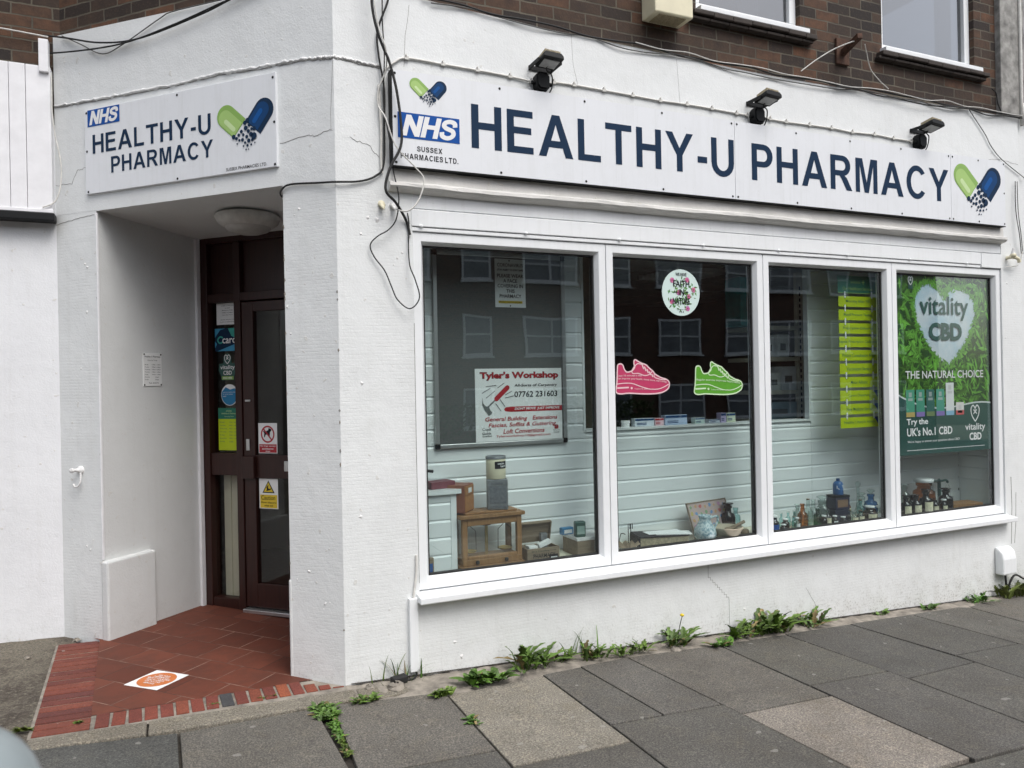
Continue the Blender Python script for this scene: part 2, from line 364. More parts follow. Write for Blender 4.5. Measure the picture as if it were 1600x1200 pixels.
# ------------------------------------------------------------------ ground
def gz(x, y=0): return -.04 * x
rnd = random.Random(5)
g = MB()
def gsheet(mb, pts, dz, col=None): mb.quad(*[(x, y, gz(x) + dz) for x, y in pts], col=col)
gsheet(g, [(-60, -60), (60, -60), (60, 60), (-60, 60)], -.16); struct('ground', g, MAT['dirt'])
g = MB(); gsheet(g, [(-60, -20), (60, -20), (60, -3.62), (-60, -3.62)], -.13); struct('road', g, MAT['asphalt'])
g = MB(); gsheet(g, [(-60, -3.5), (60, -3.5), (60, .3), (-60, .3)], -.022); struct('paving_bed', g, MAT['joint'])
g = MB()
for k in range(-20, 22): g.obox(((k + .5) * .9, -3.56, gz((k + .5) * .9) - .08), (.892, .125, .16), Matrix.Rotation(.04, 3, 'Y'), (.20, .195, .18))
struct('kerb_edge', g, MAT['slab'])
DK, GR, BR, PL, PK, BL = (.083, .080, .072), (.095, .091, .081), (.114, .106, .093), (.205, .190, .160), (.21, .190, .165), (.068, .069, .064)
sl_ = MB()
def slab(q, col, tilt=0.0):
    k_ = rnd.uniform(.92, 1.08); c = [col[i] * k_ * rnd.uniform(.99, 1.01) for i in range(3)]
    cx = sum(p[0] for p in q) / len(q); cy = sum(p[1] for p in q) / len(q); tx, ty = rnd.uniform(-.0015, .0015), rnd.uniform(-.0015, .0015)
    def ring(ins, dz):
        o = []
        for x, y in q:
            d = Vector((cx - x, cy - y)); l = d.length; d = d / l
            xx, yy = x + d.x * ins * 1.41, y + d.y * ins * 1.41
            o.append((xx, yy, gz(xx) + dz + (xx - cx) * tx + (yy - cy) * ty))
        return o
    a, b, d = ring(.0012, -.05), ring(.0012, -.003), ring(.0035, 0)
    n = len(q); fs = [tuple(range(2 * n, 3 * n))]
    for r in (0, n): fs += [(r + i, r + (i + 1) % n, r + n + (i + 1) % n, r + n + i) for i in range(n)]
    sl_.add(a + b + d, fs, c)
def rect(x0, x1, y0, y1): return [(x0, y0), (x1, y0), (x1, y1), (x0, y1)]
slab([(-1.44, -1.0), (-.81, -1.0), (-.825, -.285), (-1.43, -.235)], BL); slab([(-.80, -.9), (-.17, -.9), (-.20, -.235), (-.815, -.285)], BR)
slab([(-.138, -.98), (.466, -.975), (.462, -.27), (-.115, -.225)], BR); slab([(.476, -1.14), (1.07, -1.125), (1.055, -.255), (.470, -.32)], PL)
slab([(1.078, -.935), (1.375, -.935), (1.315, -.20), (1.063, -.23)], GR); slab([(1.385, -.935), (1.735, -.935), (1.660, -.16), (1.325, -.19)], GR)
slab([(1.08, -1.83), (1.815, -1.83), (1.742, -.945), (1.08, -.945)], GR)
slab([(1.755, -1.066), (2.357, -1.056), (2.335, -.17), (1.668, -.16)], BR); slab([(1.825, -1.84), (2.385, -1.82), (2.362, -1.066), (1.758, -1.076)], PK)
slab([(2.367, -.905), (2.968, -.905), (2.90, -.155), (2.345, -.165)], GR); slab([(2.395, -1.84), (3.0, -1.84), (2.972, -.914), (2.368, -.914)], DK)
slab([(2.98, -1.03), (3.605, -.985), (3.51, -.14), (2.91, -.15)], DK); slab([(3.01, -1.84), (3.62, -1.84), (3.605, -.995), (2.985, -1.04)], DK)
slab([(3.615, -.86), (4.225, -.85), (4.14, -.12), (3.52, -.135)], DK); slab([(3.62, -1.84), (4.24, -1.84), (4.226, -.86), (3.612, -.87)], DK)
slab([(4.235, -.9), (4.765, -.88), (4.755, -.11), (4.15, -.115)], GR); slab([(4.245, -1.84), (4.775, -1.84), (4.768, -.89), (4.236, -.91)], DK)
slab([(4.778, -.75), (5.6, -.75), (5.6, -.06), (4.768, -.10)], BR); slab([(4.785, -1.84), (5.6, -1.84), (5.6, -.76), (4.778, -.76)], GR)
slab([(-.13, -1.83), (.466, -1.83), (.466, -.985), (-.13, -.99)], DK); slab([(.478, -1.83), (1.07, -1.83), (1.07, -1.135), (.478, -1.15)], GR)
slab([(-.80, -1.83), (-.14, -1.83), (-.16, -.91), (-.80, -.91)], GR); slab([(-1.44, -1.83), (-.81, -1.83), (-.81, -1.01), (-1.44, -1.01)], GR)
x = -12
while x < 14:
    if not (-1.46 < x < 5.55):
        xx = min(x + .62, -1.45) if x < -1.46 else x + .62
        for y0, y1 in ((-1.83, -.95), (-.94, -.06)) if x > 0 else ((-1.83, -.95), (-.94, -.24)): slab(rect(x, xx - .008, y0, y1), rnd.choice((DK, GR, BR)))
        x = xx
        if abs(x + 1.45) < .01: x = 5.6
    else: x = 5.6
x = -12
while x < 14:
    y = -3.49
    for d in (.82, .82): slab(rect(x, x + .61, y, y + d - .008), rnd.choice((DK, GR, BR, GR, PL))); y += d
    x += .618
struct('pavement', sl_, MAT['slab'])
# rubble strip where slabs were cut short of the wall
g = MB(); n = 70
top = []; bot = []
for i in range(n + 1):
    x = .0 + 5.65 * i / n; wv = -.20 - .05 * math.sin(x * 3.1) - .03 * rnd.random() + max(0, (x - 3.2)) * .035
    top.append((x, .03, gz(x) - .004 + .012 * rnd.random())); bot.append((x, wv - (.10 if x < .5 else .02), gz(x) - .012 - .004 * rnd.random()))
mid = [((a[0] + b[0]) / 2 + rnd.uniform(-.02, .02), (a[1] + b[1]) / 2, gz(a[0]) + rnd.uniform(-.008, .006)) for a, b in zip(top, bot)]
g.add(bot + mid + top, [(i, i + 1, n + 2 + i, n + 1 + i) for i in range(n)] + [(n + 1 + i, n + 2 + i, 2 * n + 3 + i, 2 * n + 2 + i) for i in range(n)])
struct('rubble_strip', g, MAT['rubble'])
g = MB()
for i in range(120):
    x = .03 + 5.6 * i / 120; a = .006 + .016 * rnd.random(); g.quad((x, .02, gz(x) + .011), (x + .047, .02, gz(x + .047) + .011), (x + .047, -a, gz(x + .047) + .009), (x, -.006 - .014 * rnd.random(), gz(x) + .009))
struct('gap_shadow_strip', g, MAT['joint'])  # dark strip painting the base shadow in the crack at the wall foot
# beaten earth left of the porch bricks
g = MB(); nx, ny = 40, 30; vs = []
for j in range(ny + 1):
    for i in range(nx + 1):
        x = -4.4 + 3.0 * i / nx - .0; y = -.32 + 1.85 * j / ny; vs.append((x, y, gz(x) - .010 + .005 * rnd.random()))
g.add(vs, [(j * (nx + 1) + i, j * (nx + 1) + i + 1, (j + 1) * (nx + 1) + i + 1, (j + 1) * (nx + 1) + i) for j in range(ny) for i in range(nx)])
struct('dirt_path', g, MAT['dirt'])
# porch floor
def pz(x, y): return gz(x) + .002 + .018 * max(0, (y - .3))
m, nt, b = new('quarry tiles'); v = oc(nt); b.inputs["Roughness"].default_value = .68; b.inputs["Specular IOR Level"].default_value = .25
mpn = nt.nodes.new("ShaderNodeMapping"); mpn.inputs["Rotation"].default_value = (0, 0, R(45)); nt.links.new(v, mpn.inputs[0])
t = brick(nt, mpn.outputs[0], .228, .228, .0022, .5, .15); bw = nt.nodes.new("ShaderNodeRGBToBW"); nt.links.new(t.outputs["Color"], bw.inputs[0])
col = mixc(nt, bw.outputs[0], (.112, .035, .022), (.155, .050, .031)); col = mixc(nt, mp(nt, nz(nt, v, 6, 5, .7), .42, .72, 0, .6), col, (.07, .033, .025))
col = mixc(nt, t.outputs["Fac"], col, mixc(nt, mp(nt, nz(nt, v, 3, 3), .45, .6, 0, 1), (.05, .03, .025), (.33, .22, .17)))
nt.links.new(col, b.inputs["Base Color"]); inv = math_(nt, 'SUBTRACT', 1.0, t.outputs["Fac"]); n_ = bump(nt, b, inv, .6, .003); bump(nt, b, nz(nt, v, 12, 4), .2, .01, n_)
g = MB(); g.quad(*[(x, y, pz(x, y)) for x, y in [(-1.204, .062), (.05, .165), (.05, .35), (.40, .88), (-.60, 1.88), (-1.30, 1.30), (-1.262, 1.24)]]); struct('porch_floor', g, m)
g = MB(); k = 0; y = -.10
while y < 1.27:     # left strip, bricks laid across
    f = (y + .1) / 1.38; x0 = -1.428 - .062 * f; x1 = -1.198 - .06 * f; c = rnd.choice([(.155, .042, .028), (.125, .034, .025), (.175, .05, .032), (.11, .033, .027)])
    g.obox(((x0 + x1) / 2, y + .030, gz(-1.3) - .026 + .002 * rnd.random()), (x1 - x0, .0605, .06), Matrix.Rotation(.04 + rnd.uniform(-.006, .006), 3, 'Y') @ Matrix.Rotation(rnd.uniform(-.012, .012) + .04, 3, 'Z'), c); y += .0735
for k in range(17):  # front strip, headers
    f = k / 16; x = -1.15 + 1.11 * f; y0 = -.098 + .093 * f; L = .155 + .012 * f if k < 14 else .155 - .05 * (k - 13)
    c = rnd.choice([(.185, .046, .029), (.155, .040, .028), (.205, .056, .031), (.17, .043, .03)])
    if k == 8: c = (.055, .056, .06)
    if k == 12: c = (.27, .075, .034)
    g.obox((x, y0 + L / 2, gz(x) - .0265 + .003 * rnd.random()), (.0575, L, .06), Matrix.Rotation(.04, 3, 'Y') @ Matrix.Rotation(rnd.uniform(-.03, .03) + .02, 3, 'Z'), c)
o = struct('brick_edging', g, MAT['brickpave']); bv = o.modifiers.new('b', 'BEVEL'); bv.width = .004; bv.segments = 2
g = MB(); g.quad(*[(x, y, gz(x) - .0015) for x, y in [(-1.21, -.14), (.03, -.075), (.02, .16), (-1.21, .085)]]); g.quad(*[(x, y, gz(x) - .0015) for x, y in [(-1.44, -.12), (-1.195, -.12), (-1.262, 1.28), (-1.50, 1.28)]])
struct('mortar_bed', g, MAT['rubble'])
g = MB()
for (a, b2) in ((-1.435, -.955), (-.948, .03), (.04, .30)):
    f0 = (a + 1.43) / 1.4; q = lambda x: -.112 + .062 * min(1, (x + 1.43) / 1.4)
    o0 = [(a, q(a) - .012), (b2, q(b2) - .012), (b2, -.245 + (.05 if b2 > -.2 else 0)), (a, -.25 + (0.02 if a < -1 else 0))]
    g.add([(x, y, gz(x) - .06) for x, y in o0] + [(x, y, gz(x) + .003) for x, y in o0], [(0, 1, 5, 4), (1, 2, 6, 5), (2, 3, 7, 6), (3, 0, 4, 7), (4, 5, 6, 7)], (.17, .155, .125))
o = struct('porch_kerb', g, MAT['slab']); bv = o.modifiers.new('b', 'BEVEL'); bv.width = .008; bv.segments = 2

# ------------------------------------------------------------------ pharmacy building
B_ = thing('pharmacy_building', 'white painted corner pharmacy with dark brick upper storey and wide shop window', 'building')
XL, XR, ZB, ZT = .42, 5.43, .43, 2.66
mb = MB()
mb.wall(0, XL, -.5, 2.69, 0).wall(XL, XR, -.5, ZB, 0).wall(XR, 5.68, -.5, 2.69, 0)
mb.quad((XL, 0, ZB), (XL, .14, ZB), (XL, .14, ZT), (XL, 0, ZT)).quad((XR, 0, ZB), (XR, .14, ZB), (XR, .14, ZT), (XR, 0, ZT)).quad((XL, 0, ZB), (XR, 0, ZB), (XR, .14, ZB), (XL, .14, ZB))
def ch(s, d, z): k = .70710678; return (k * s + k * d, -k * s + k * d, z)
def chw(mb, s0, s1, z0, z1, d=0): mb.quad(ch(s0, d, z0), ch(s1, d, z0), ch(s1, d, z1), ch(s0, d, z1))
chw(mb, -.345, 0, -.5, 2.69); chw(mb, -2.09, -1.748, -.5, 2.69)
part('wall', mb, MAT['render_low'], B_)
def topz(x): return 3.80 - .05 * x if x < 1.2 else (3.74 - (x - 1.2) * .018 if x < 3 else 3.708 + (x - 3) * .011)
mb = MB(); n = 24; P0 = [(5.68 * i / n) for i in range(n + 1)]
vs = [(x, 0, 2.69) for x in P0] + [(x, 0, topz(x)) for x in P0] + [(x, .06, topz(x) + .03) for x in P0]
mb.add(vs, [(r * (n + 1) + i, r * (n + 1) + i + 1, (r + 1) * (n + 1) + i + 1, (r + 1) * (n + 1) + i) for r in (0, 1) for i in range(n)])
chw(mb, -2.09, -1.748, 2.69, 2.725); chw(mb, -.345, 0, 2.69, 2.72)
mb.quad(ch(-2.09, 0, 2.722), ch(0, 0, 2.72), ch(0, 0, 3.80), ch(-2.09, 0, 3.862)); mb.quad(ch(-2.09, 0, 3.862), ch(0, 0, 3.80), ch(0, .06, 3.83), ch(-2.09, .06, 3.89))
mb.quad((XL, 0, ZT), (XR, 0, ZT), (XR, .14, ZT), (XL, .14, ZT))
part('fascia_wall', mb, MAT['render_top'], B_)
# upper brickwork with window openings
mb = MB(); y = .035
W1, W2 = (2.42, 3.335), (4.15, 5.20)
mb.wall(-.0, 2.42, 3.6, 7, y).wall(3.335, 4.15, 3.6, 7, y).wall(5.20, 5.46, 3.6, 7, y)
for a, b2 in (W1, W2):
    mb.wall(a, b2, 3.6, 4.03, y).wall(a, b2, 5.5, 7, y)
    mb.quad((a, y, 4.03), (a, .16, 4.03), (a, .16, 5.5), (a, y, 5.5)).quad((b2, y, 4.03), (b2, .16, 4.03), (b2, .16, 5.5), (b2, y, 5.5))
part('upper_wall', mb, MAT['brick'], B_)
mb = MB(); mb.wall(-2.13, .0, 3.6, 7, .035); part('upper_wall', mb, MAT['brick'], B_, rot=R(-45))
mb = MB(); mb.box(-2.2, 9, 4.8, 5.0, -.4, 7); mb.box(-2, 9, 1.6, 4.8, 7, 7.1); mb.wall(-1.4, 5.5, 2.9, 7, 1.5); mb.quad((-1.4, 1.5, 7), (5.5, 1.5, 7), (5.5, .04, 7), (-1.4, .04, 7))
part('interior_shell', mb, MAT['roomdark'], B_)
for a, b2 in (W1, W2):
    mb = MB(); y0, y1 = .075, .135
    mb.box(a, b2, y0, y1, 4.09, 4.15); mb.box(a, b2, y0, y1, 5.42, 5.5); mb.box(a, a + .06, y0, y1, 4.15, 5.42); mb.box(b2 - .06, b2, y0, y1, 4.15, 5.42)
    wf = part('upper_window', mb, MAT['upvc'], B_, .004)
    mb = MB(); mb.box(a + .06, b2 - .06, .105, .11, 4.15, 5.42); part('pane', mb, MAT['glassup'], wf)
    mb = MB(); mb.box(a - .02 if a > 3 else a, b2 + (.03 if a > 3 else .04), -.02, .09, 4.055, 4.088); part('sill', mb, MAT['upvc'], wf, .004)
    mb = MB()
    k = a - .06
    while k < b2 + .09: mb.box(k, min(k + .160, b2 + .1), -.030, .1, 4.018 + .004 * math.sin(k * 9), 4.050); mb.box(k - .02, min(k + .140, b2 + .08), -.012, .1, 3.992, 4.013); k += .162
    part('tile_sill', mb, MAT['tile'], wf, .006)
    mb = MB(); nn = 40; c0 = b2 - .24 if a > 3 else a + .5; vs = []
    for i in range(nn + 1): vs += [(c0 + .17 * i / nn, .19 + .018 * math.sin(i * 1.3), 4.1), (c0 + .17 * i / nn, .19 + .018 * math.sin(i * 1.3), 5.5)]
    mb.add(vs, [(2 * i, 2 * i + 2, 2 * i + 3, 2 * i + 1) for i in range(nn)], smooth=True); part('curtain', mb, MAT['card'] if a < 3 else MAT['grey'], wf)
# mortar ridge across chamfer and corner, cracks
def wob(pts, amp, n=10, seed=1):
    r = random.Random(seed); o = []
    for a, b in zip(pts, pts[1:]):
        for k in range(n):
            t = k / n; o.append(tuple(a[i] + (b[i] - a[i]) * t + r.uniform(-amp, amp) * (1 if i == 2 else 0) for i in range(3)))
    return o + [pts[-1]]
mb = MB(); rr = random.Random(3)
pts = [ch(s, -.002, z) for s, z in [(-2.084, 3.419), (-1.82, 3.411), (-1.467, 3.403), (-1.117, 3.399), (-.771, 3.407), (-.43, 3.396), (-.187, 3.393), (-.083, 3.38), (-.005, 3.372)]] + [(.075, -.002, 3.372), (.152, -.002, 3.362), (.26, -.002, 3.357)]
mb.tube(wob(pts, .0045, 14), [rr.uniform(.004, .0115) for _ in range(150)], 6, 1); part('mortar_ridge', mb, MAT['ridge'], B_)
mb = MB(); mb.tube(wob([(a, b, c - .010) for a, b, c in pts], .0035, 9, 7), .0026, 4, 1); part('crack', mb, MAT['crack'], B_)
mb = MB()
def crack(pts, r=.0016, amp=.006, sd=1): mb = MB(); mb.tube(wob(pts, amp, 7, sd), r, 4, 1); part('crack', mb, MAT['crack'], B_)
crack([(x, .0005, z) for x, z in [(.427, 3.732), (.419, 3.663), (.4, 3.546), (.39, 3.376)]], sd=2)
crack([ch(s, 0, z) for s, z in [(-.357, 2.957), (-.179, 2.972), (-.114, 2.964), (-.016, 2.986)]] + [(.094, 0, 2.942), (.187, 0, 2.914), (.237, 0, 2.858)], .002, sd=3)
crack([ch(s, 0, z) for s, z in [(-.023, 2.99), (-.023, 3.071), (-.004, 3.36)]], .0014, .003, 4)
crack([ch(s, 0, z) for s, z in [(-1.823, 2.995), (-1.901, 2.992), (-1.947, 2.914), (-2.088, 2.918)]], .0016, .006, 5)
crack([ch(s, 0, z) for s, z in [(-1.76, 2.70), (-1.9, 2.69), (-2.088, 2.665)]], .002, .004, 6)
crack([(2.403, 0, .40), (2.402, 0, .29)] + [(2.402 + i * .0185 + (k * .0185), 0, .29 - i * .0185) for i in range(9) for k in (0, 1)] + [(2.571, 0, .12), (2.571, 0, -.09)], .0015, .001, 7)
crack([(3.25, 0, .12), (3.33, 0, 0), (3.36, 0, -.09)], .0013, .004, 8); crack([(1.45, 0, 3.74), (1.46, 0, 3.55), (1.49, 0, 3.43)], .001, .003, 9); crack([(2.23, 0, 3.7), (2.25, 0, 3.42)], .001, .003, 10)
crack([(.42, 0, 1.95), (.418, 0, 1.2), (.42, 0, .5)], .002, .002, 12)
crack([(.30 + i * .2, -.002, 3.338 + rr.uniform(-.004, .006)) for i in range(27)], .0022, .004, 13)
crack([(5.20, -.0, 3.34), (5.45, 0, 3.372), (5.67, 0, 3.35)], .0016, .005, 14); crack([(5.5, 0, .75), (5.505, 0, .5), (5.49, 0, .2)], .003, .004, 15); crack([(5.56, 0, .62), (5.55, 0, .35), (5.53, 0, .2)], .0025, .005, 16)
mb = MB(); rr = random.Random(9)
def blob(c, r, fl=.35, chm=False):
    mb = MB(); n = 9; ring = [(c[0] + r * rr.uniform(.5, 1.2) * math.cos(6.283 * k / n), c[1], c[2] + r * rr.uniform(.4, 1.1) * math.sin(6.283 * k / n)) for k in range(n)]
    mb.add(ring + [(c[0], c[1] - r * fl, c[2])], [(k, (k + 1) % n, n) for k in range(n)], smooth=False)
    if chm: mb.v = [Vector(ch(*v)) for v in mb.v]
    part('paint_flake', mb, MAT['ridge'], B_)
for c in [(.17, 2.52), (.22, 2.515), (.13, 2.43), (.33, 2.31), (.31, 2.27), (.36, 2.34), (.12, 1.62), (.2, 1.3), (.1, .9), (2.70, .042), (.62, .14), (.66, .05), (5.5, 2.35), (5.47, 1.9)]: blob((c[0], .001, c[1]), rr.uniform(.008, .022))
for s, z in [(-.27, 2.55), (-.24, 2.58), (-.3, 2.40), (-.31, 1.9), (-.33, 2.05), (-.15, .45), (-.12, .43), (-.13, .40), (-.09, .44), (-.3, .55), (-.28, .5), (-.22, .6), (-1.83, 2.38), (-1.85, 2.4), (-1.83, 2.2), (-1.84, 2.1), (-1.9, 1.75), (-1.85, .62), (-1.88, .64)]:
    blob((s, .001, z), rr.uniform(.006, .016), chm=True)
rr = random.Random(19)
for k in range(26):   # paint chipped off the arrises
    s_ = rr.choice([-.003, -.343, -.343, -1.750]); z_ = rr.uniform(.1, 2.6); mb = MB(); h_ = rr.uniform(.006, .028)
    mb.prism([(s_ - .002, z_), (s_ + rr.uniform(.002, .006), z_ + h_ * .4), (s_ + .001, z_ + h_), (s_ - rr.uniform(.003, .008), z_ + h_ * .6)], -.0015, .001); mb.v = [Vector(ch(*v)) for v in mb.v]
    part('paint_chip', mb, MAT['rubble'] if k % 4 else MAT['crack'], B_)
# porch: reveals, plinth step, ceiling, corner bead
mb = MB(); D2 = .86
def rv(t, d, z): return ch(-t, d, z)
mb.quad(rv(1.748, 0, -.2), rv(1.748, D2, -.2), rv(1.748, D2, 2.73), rv(1.748, 0, 2.73)); mb.quad(rv(.345, 0, -.2), rv(.345, D2, -.2), rv(.345, D2, 2.73), rv(.345, 0, 2.73))
def cbox(mb, s0, s1, d0, d1, z0, z1, col=None):
    n = len(mb.v); mb.box(s0, s1, d0, d1, z0, z1, col)
    for i in range(n, len(mb.v)): q = mb.v[i]; mb.v[i] = Vector(ch(q.x, q.y, q.z))
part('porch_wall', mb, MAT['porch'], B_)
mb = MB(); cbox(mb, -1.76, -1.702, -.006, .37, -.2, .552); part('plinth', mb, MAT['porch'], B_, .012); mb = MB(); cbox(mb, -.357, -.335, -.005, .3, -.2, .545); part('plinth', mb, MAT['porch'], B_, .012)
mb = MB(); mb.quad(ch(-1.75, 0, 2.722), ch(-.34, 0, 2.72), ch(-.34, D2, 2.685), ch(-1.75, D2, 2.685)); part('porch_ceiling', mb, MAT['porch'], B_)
mb = MB(); cbox(mb, -1.7475, -1.725, .80, .838, .03, 2.684); cbox(mb, -1.752, -1.742, -.004, .012, .56, 2.71); part('corner_bead', mb, MAT['paint'], B_, .004)
# shop window: sill, four frames each with glass, gasket; shutter box; ledge
mb = MB(); mb.prism([(0, 0)] * 0 or [(-.085, .398), (-.085, .436), (.10, .456), (.10, .398)], .40, 5.45)
mb.v = [Vector((v.y, v.x, v.z)) for v in mb.v]; part('window_sill', mb, MAT['upvc'], B_, .006)
JX = [.42, 1.671, 2.929, 4.179, 5.43]; YF, YG = .012, .055; ZW0, ZW1 = .456, 2.462; FW, FH = .066, .066
GL = []
for i in range(4):
    a, b2 = JX[i] + .0025, JX[i + 1] - .0025; mb = MB(); e = 0.0; k = .012
    for y0, y1, ins, wd in ((YF + .012, .105, 0, .045), (YF, .095, .008, .0)):
        pass
    # mitred frame: outer face, chamfered inner bead
    o = [(a, ZW0), (b2, ZW0), (b2, ZW1), (a, ZW1)]; q1 = [(a + .048, ZW0 + .05), (b2 - .048, ZW0 + .05), (b2 - .048, ZW1 - .05), (a + .048, ZW1 - .05)]
    q2 = [(a + FW, ZW0 + FH), (b2 - FW, ZW0 + FH), (b2 - FW, ZW1 - FH), (a + FW, ZW1 - FH)]
    ring = [[(x, .10, z) for x, z in o], [(x, YF, z) for x, z in o], [(x, YF, z) for x, z in q1], [(x, YG - .012, z) for x, z in q2], [(x, .10, z) for x, z in q2]]
    vs = sum(ring, []); fs = [(r * 4 + j, r * 4 + (j + 1) % 4, (r + 1) * 4 + (j + 1) % 4, (r + 1) * 4 + j) for r in range(4) for j in range(4)]
    mb.add(vs, fs); wf = part('window_frame', mb, MAT['upvc'], B_, .003)
    mb = MB(); x0, x1, z0, z1 = a + FW, b2 - FW, ZW0 + FH, ZW1 - FH
    mb.box(x0 + .001, x1 - .001, YG, YG + .004, z0 + .001, z1 - .001); part('pane', mb, MAT['glassfront'], wf); GL.append((x0, x1, z0, z1))
    mb = MB()
    for (p, q, r, s) in ((x0 + .001, x0 + .009, z0 + .001, z1 - .001), (x1 - .009, x1 - .001, z0 + .001, z1 - .001), (x0 + .009, x1 - .009, z0 + .001, z0 + .009), (x0 + .009, x1 - .009, z1 - .009, z1 - .001)): mb.box(p, q, YG - .006, YG + .028, r, s)
    part('gasket', mb, MAT['rubber'], wf)
mb = MB()
mb.box(.413, 5.437, .004, .12, 2.594, 2.70); mb.box(.413, 5.18, -.004, .11, 2.492, 2.588); mb.box(5.188, 5.437, -.002, .11, 2.470, 2.588); mb.box(.413, 5.18, .002, .11, 2.466, 2.488)
part('shutter_box', mb, MAT['upvc'], B_, .004)
mb = MB()
for k in range(8):
    x = .47 + k * .648; nn = len(mb.v); mb.lathe([(.010, 0), (.009, .005), (.004, .009)], (0, 0, 0), 10)
    for i in range(nn, len(mb.v)): q = mb.v[i]; mb.v[i] = Vector((x + q.x, -.004 - q.z, 2.494 + q.y))
part('screw', mb, MAT['upvc'], B_)
mb = MB(); n = 60; rr = random.Random(8); vs = []
prof = [(-.0, 2.802), (-.016, 2.799), (-.024, 2.728), (-.052, 2.714), (-.055, 2.696), (-.042, 2.682), (.004, 2.668)]
for i in range(n + 1):
    x = .285 + 5.15 * i / n
    for (yy, zz) in prof: vs.append((x, yy + rr.uniform(-.002, .002), zz + rr.uniform(-.0025, .0025) + .002 * math.sin(x * 5)))
k = len(prof); mb.add(vs, [(i * k + j, (i + 1) * k + j, (i + 1) * k + j + 1, i * k + j + 1) for i in range(n) for j in range(k - 1)] + [tuple(range(k)), tuple(n * k + j for j in range(k))])
part('ledge', mb, MAT['ledge'], B_)
# concrete pier and downpipe at the right end
mb = MB(); mb.box(5.46, 5.69, -.012, .3, 3.745, 7); part('concrete_pier', mb, MAT['concrete'], B_, .006)
# display: floor, clad back panels, end wall, half wall
def clad(mb, x0, x1, z0, z1, y, pitch=.1015, axis='x', zs=.515):
    z = zs
    while z < z1:
        a, b2 = max(z, z0), min(z + pitch, z1)
        if b2 - a > .01:
            pr = [(0, a), (-.010, a), (-.010, b2 - .020), (-.004, b2 - .009), (-.004, b2 - .001), (0, b2 - .001)]
            vs = [(x0, y + p, q) for p, q in pr] + [(x1, y + p, q) for p, q in pr]; n = len(pr)
            if axis == 'y': vs = [(y + p, x0, q) for p, q in pr] + [(y + p, x1, q) for p, q in pr]
            mb.add(vs, [(i, i + n, (i + 1) % n + n, (i + 1) % n) for i in range(n)] + [tuple(range(n)), tuple(range(2 * n - 1, n - 1, -1))])
        z += pitch
mb = MB(); YP = .40
clad(mb, .40, 1.715, .6, 2.60, YP, zs=.62); mb.box(.40, 1.715, YP + .001, YP + .03, .5, 2.6); mb.box(1.700, 1.7155, YP - .014, YP, 1.27, 2.6)
clad(mb, 1.7155, 3.718, .6, 1.26, YP, zs=.62); mb.box(1.7155, 3.718, YP + .001, YP + .10, .5, 1.268); mb.box(1.7155, 3.718, YP - .02, YP + .12, 1.2685, 1.283)
clad(mb, 3.72, 5.41, .6, 2.60, YP, zs=.62); mb.box(3.72, 5.41, YP + .001, YP + .03, .5, 2.6); mb.box(3.70, 3.7195, YP - .016, YP + .03, 1.2835, 2.6)
clad(mb, .11, YP - .012, .6, 2.60, 5.42, axis='y', zs=.62); mb.box(5.421, 5.44, .11, YP, .5, 2.6)
mb.box(.40, 5.41, YP - .014, YP - .0005, .503, .60)
part('display_backing', mb, MAT['upvcin'], B_)
mb = MB(); mb.box(.40, 5.44, .107, YP + .03, .47, .50); part('display_floor', mb, MAT['cream'], B_)
mb = MB(); clad(mb, .40, .655, .5, .965, .135, zs=.515); mb.box(.40, .655, .136, YP - .015, .5, .965); mb.box(.655, .69, .12, YP - .015, .5, .965); mb.box(.40, .715, .10, YP - .015, .966, .992)
part('display_plinth', mb, MAT['upvcin'], B_)
# room behind: ceiling, floor, shelving lines
mb = MB(); mb.quad((.42, .43, 2.62), (5.6, .43, 2.62), (5.6, 4.8, 2.62), (-.62, 4.8, 2.62), (-.62, 1.95, 2.62), (.42, .95, 2.62))
for k in range(8): mb.box(.43, 5.6, .6 + k * .6, .624 + k * .6, 2.612, 2.6195)
for k in range(8): mb.box(.7 + k * .6, .724 + k * .6, .43, 4.8, 2.6125, 2.6198)
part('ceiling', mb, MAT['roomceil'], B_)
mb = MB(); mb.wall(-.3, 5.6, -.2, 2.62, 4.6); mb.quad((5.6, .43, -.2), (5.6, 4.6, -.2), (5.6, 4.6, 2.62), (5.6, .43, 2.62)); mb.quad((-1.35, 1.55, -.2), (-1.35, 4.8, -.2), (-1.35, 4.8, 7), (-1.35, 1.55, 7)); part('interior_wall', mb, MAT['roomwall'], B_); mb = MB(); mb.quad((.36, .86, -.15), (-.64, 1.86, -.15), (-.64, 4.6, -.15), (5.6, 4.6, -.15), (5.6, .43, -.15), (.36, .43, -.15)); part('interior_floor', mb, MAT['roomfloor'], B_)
# neighbour left
N_ = thing('neighbour_shop', 'white rendered neighbouring shop set back at the left edge with boarded fascia', 'building', 'FAC', (-1.478, 1.478, 0))
mb = MB(); mb.wall(-9, -1.474, -.3, 3.3, 1.478); part('wall', mb, MAT['neigh'], N_)
mb = MB(); mb.wall(-9, -1.44, 3.3, 7, 1.49); part('upper_wall', mb, MAT['brick'], N_)
mb = MB(); x = -1.486
for k, wd in enumerate([.135, .088, .089] + [.09] * 30): mb.box(x - wd + .0022, x, 1.392 + (.003 if k == 0 else 0), 1.477, 2.745, 3.638 - .0); x -= wd
f_ = part('fascia_board', mb, MAT['paint'], N_, .003)
mb = MB(); mb.box(-6, -1.482, 1.385, 1.477, 2.722, 2.7445); part('fascia_trim', mb, MAT['paint'], f_, .003)
mb = MB(); mb.box(-6, -1.476, 1.375, 1.477, 2.672, 2.7215); part('gutter_strip', mb, MAT['black'], N_, .006)
mb = MB(); mb.box(-1.545, -1.492, 1.372, 1.44, 3.595, 3.80); part('cable_box', mb, MAT['paint'], N_, .004)
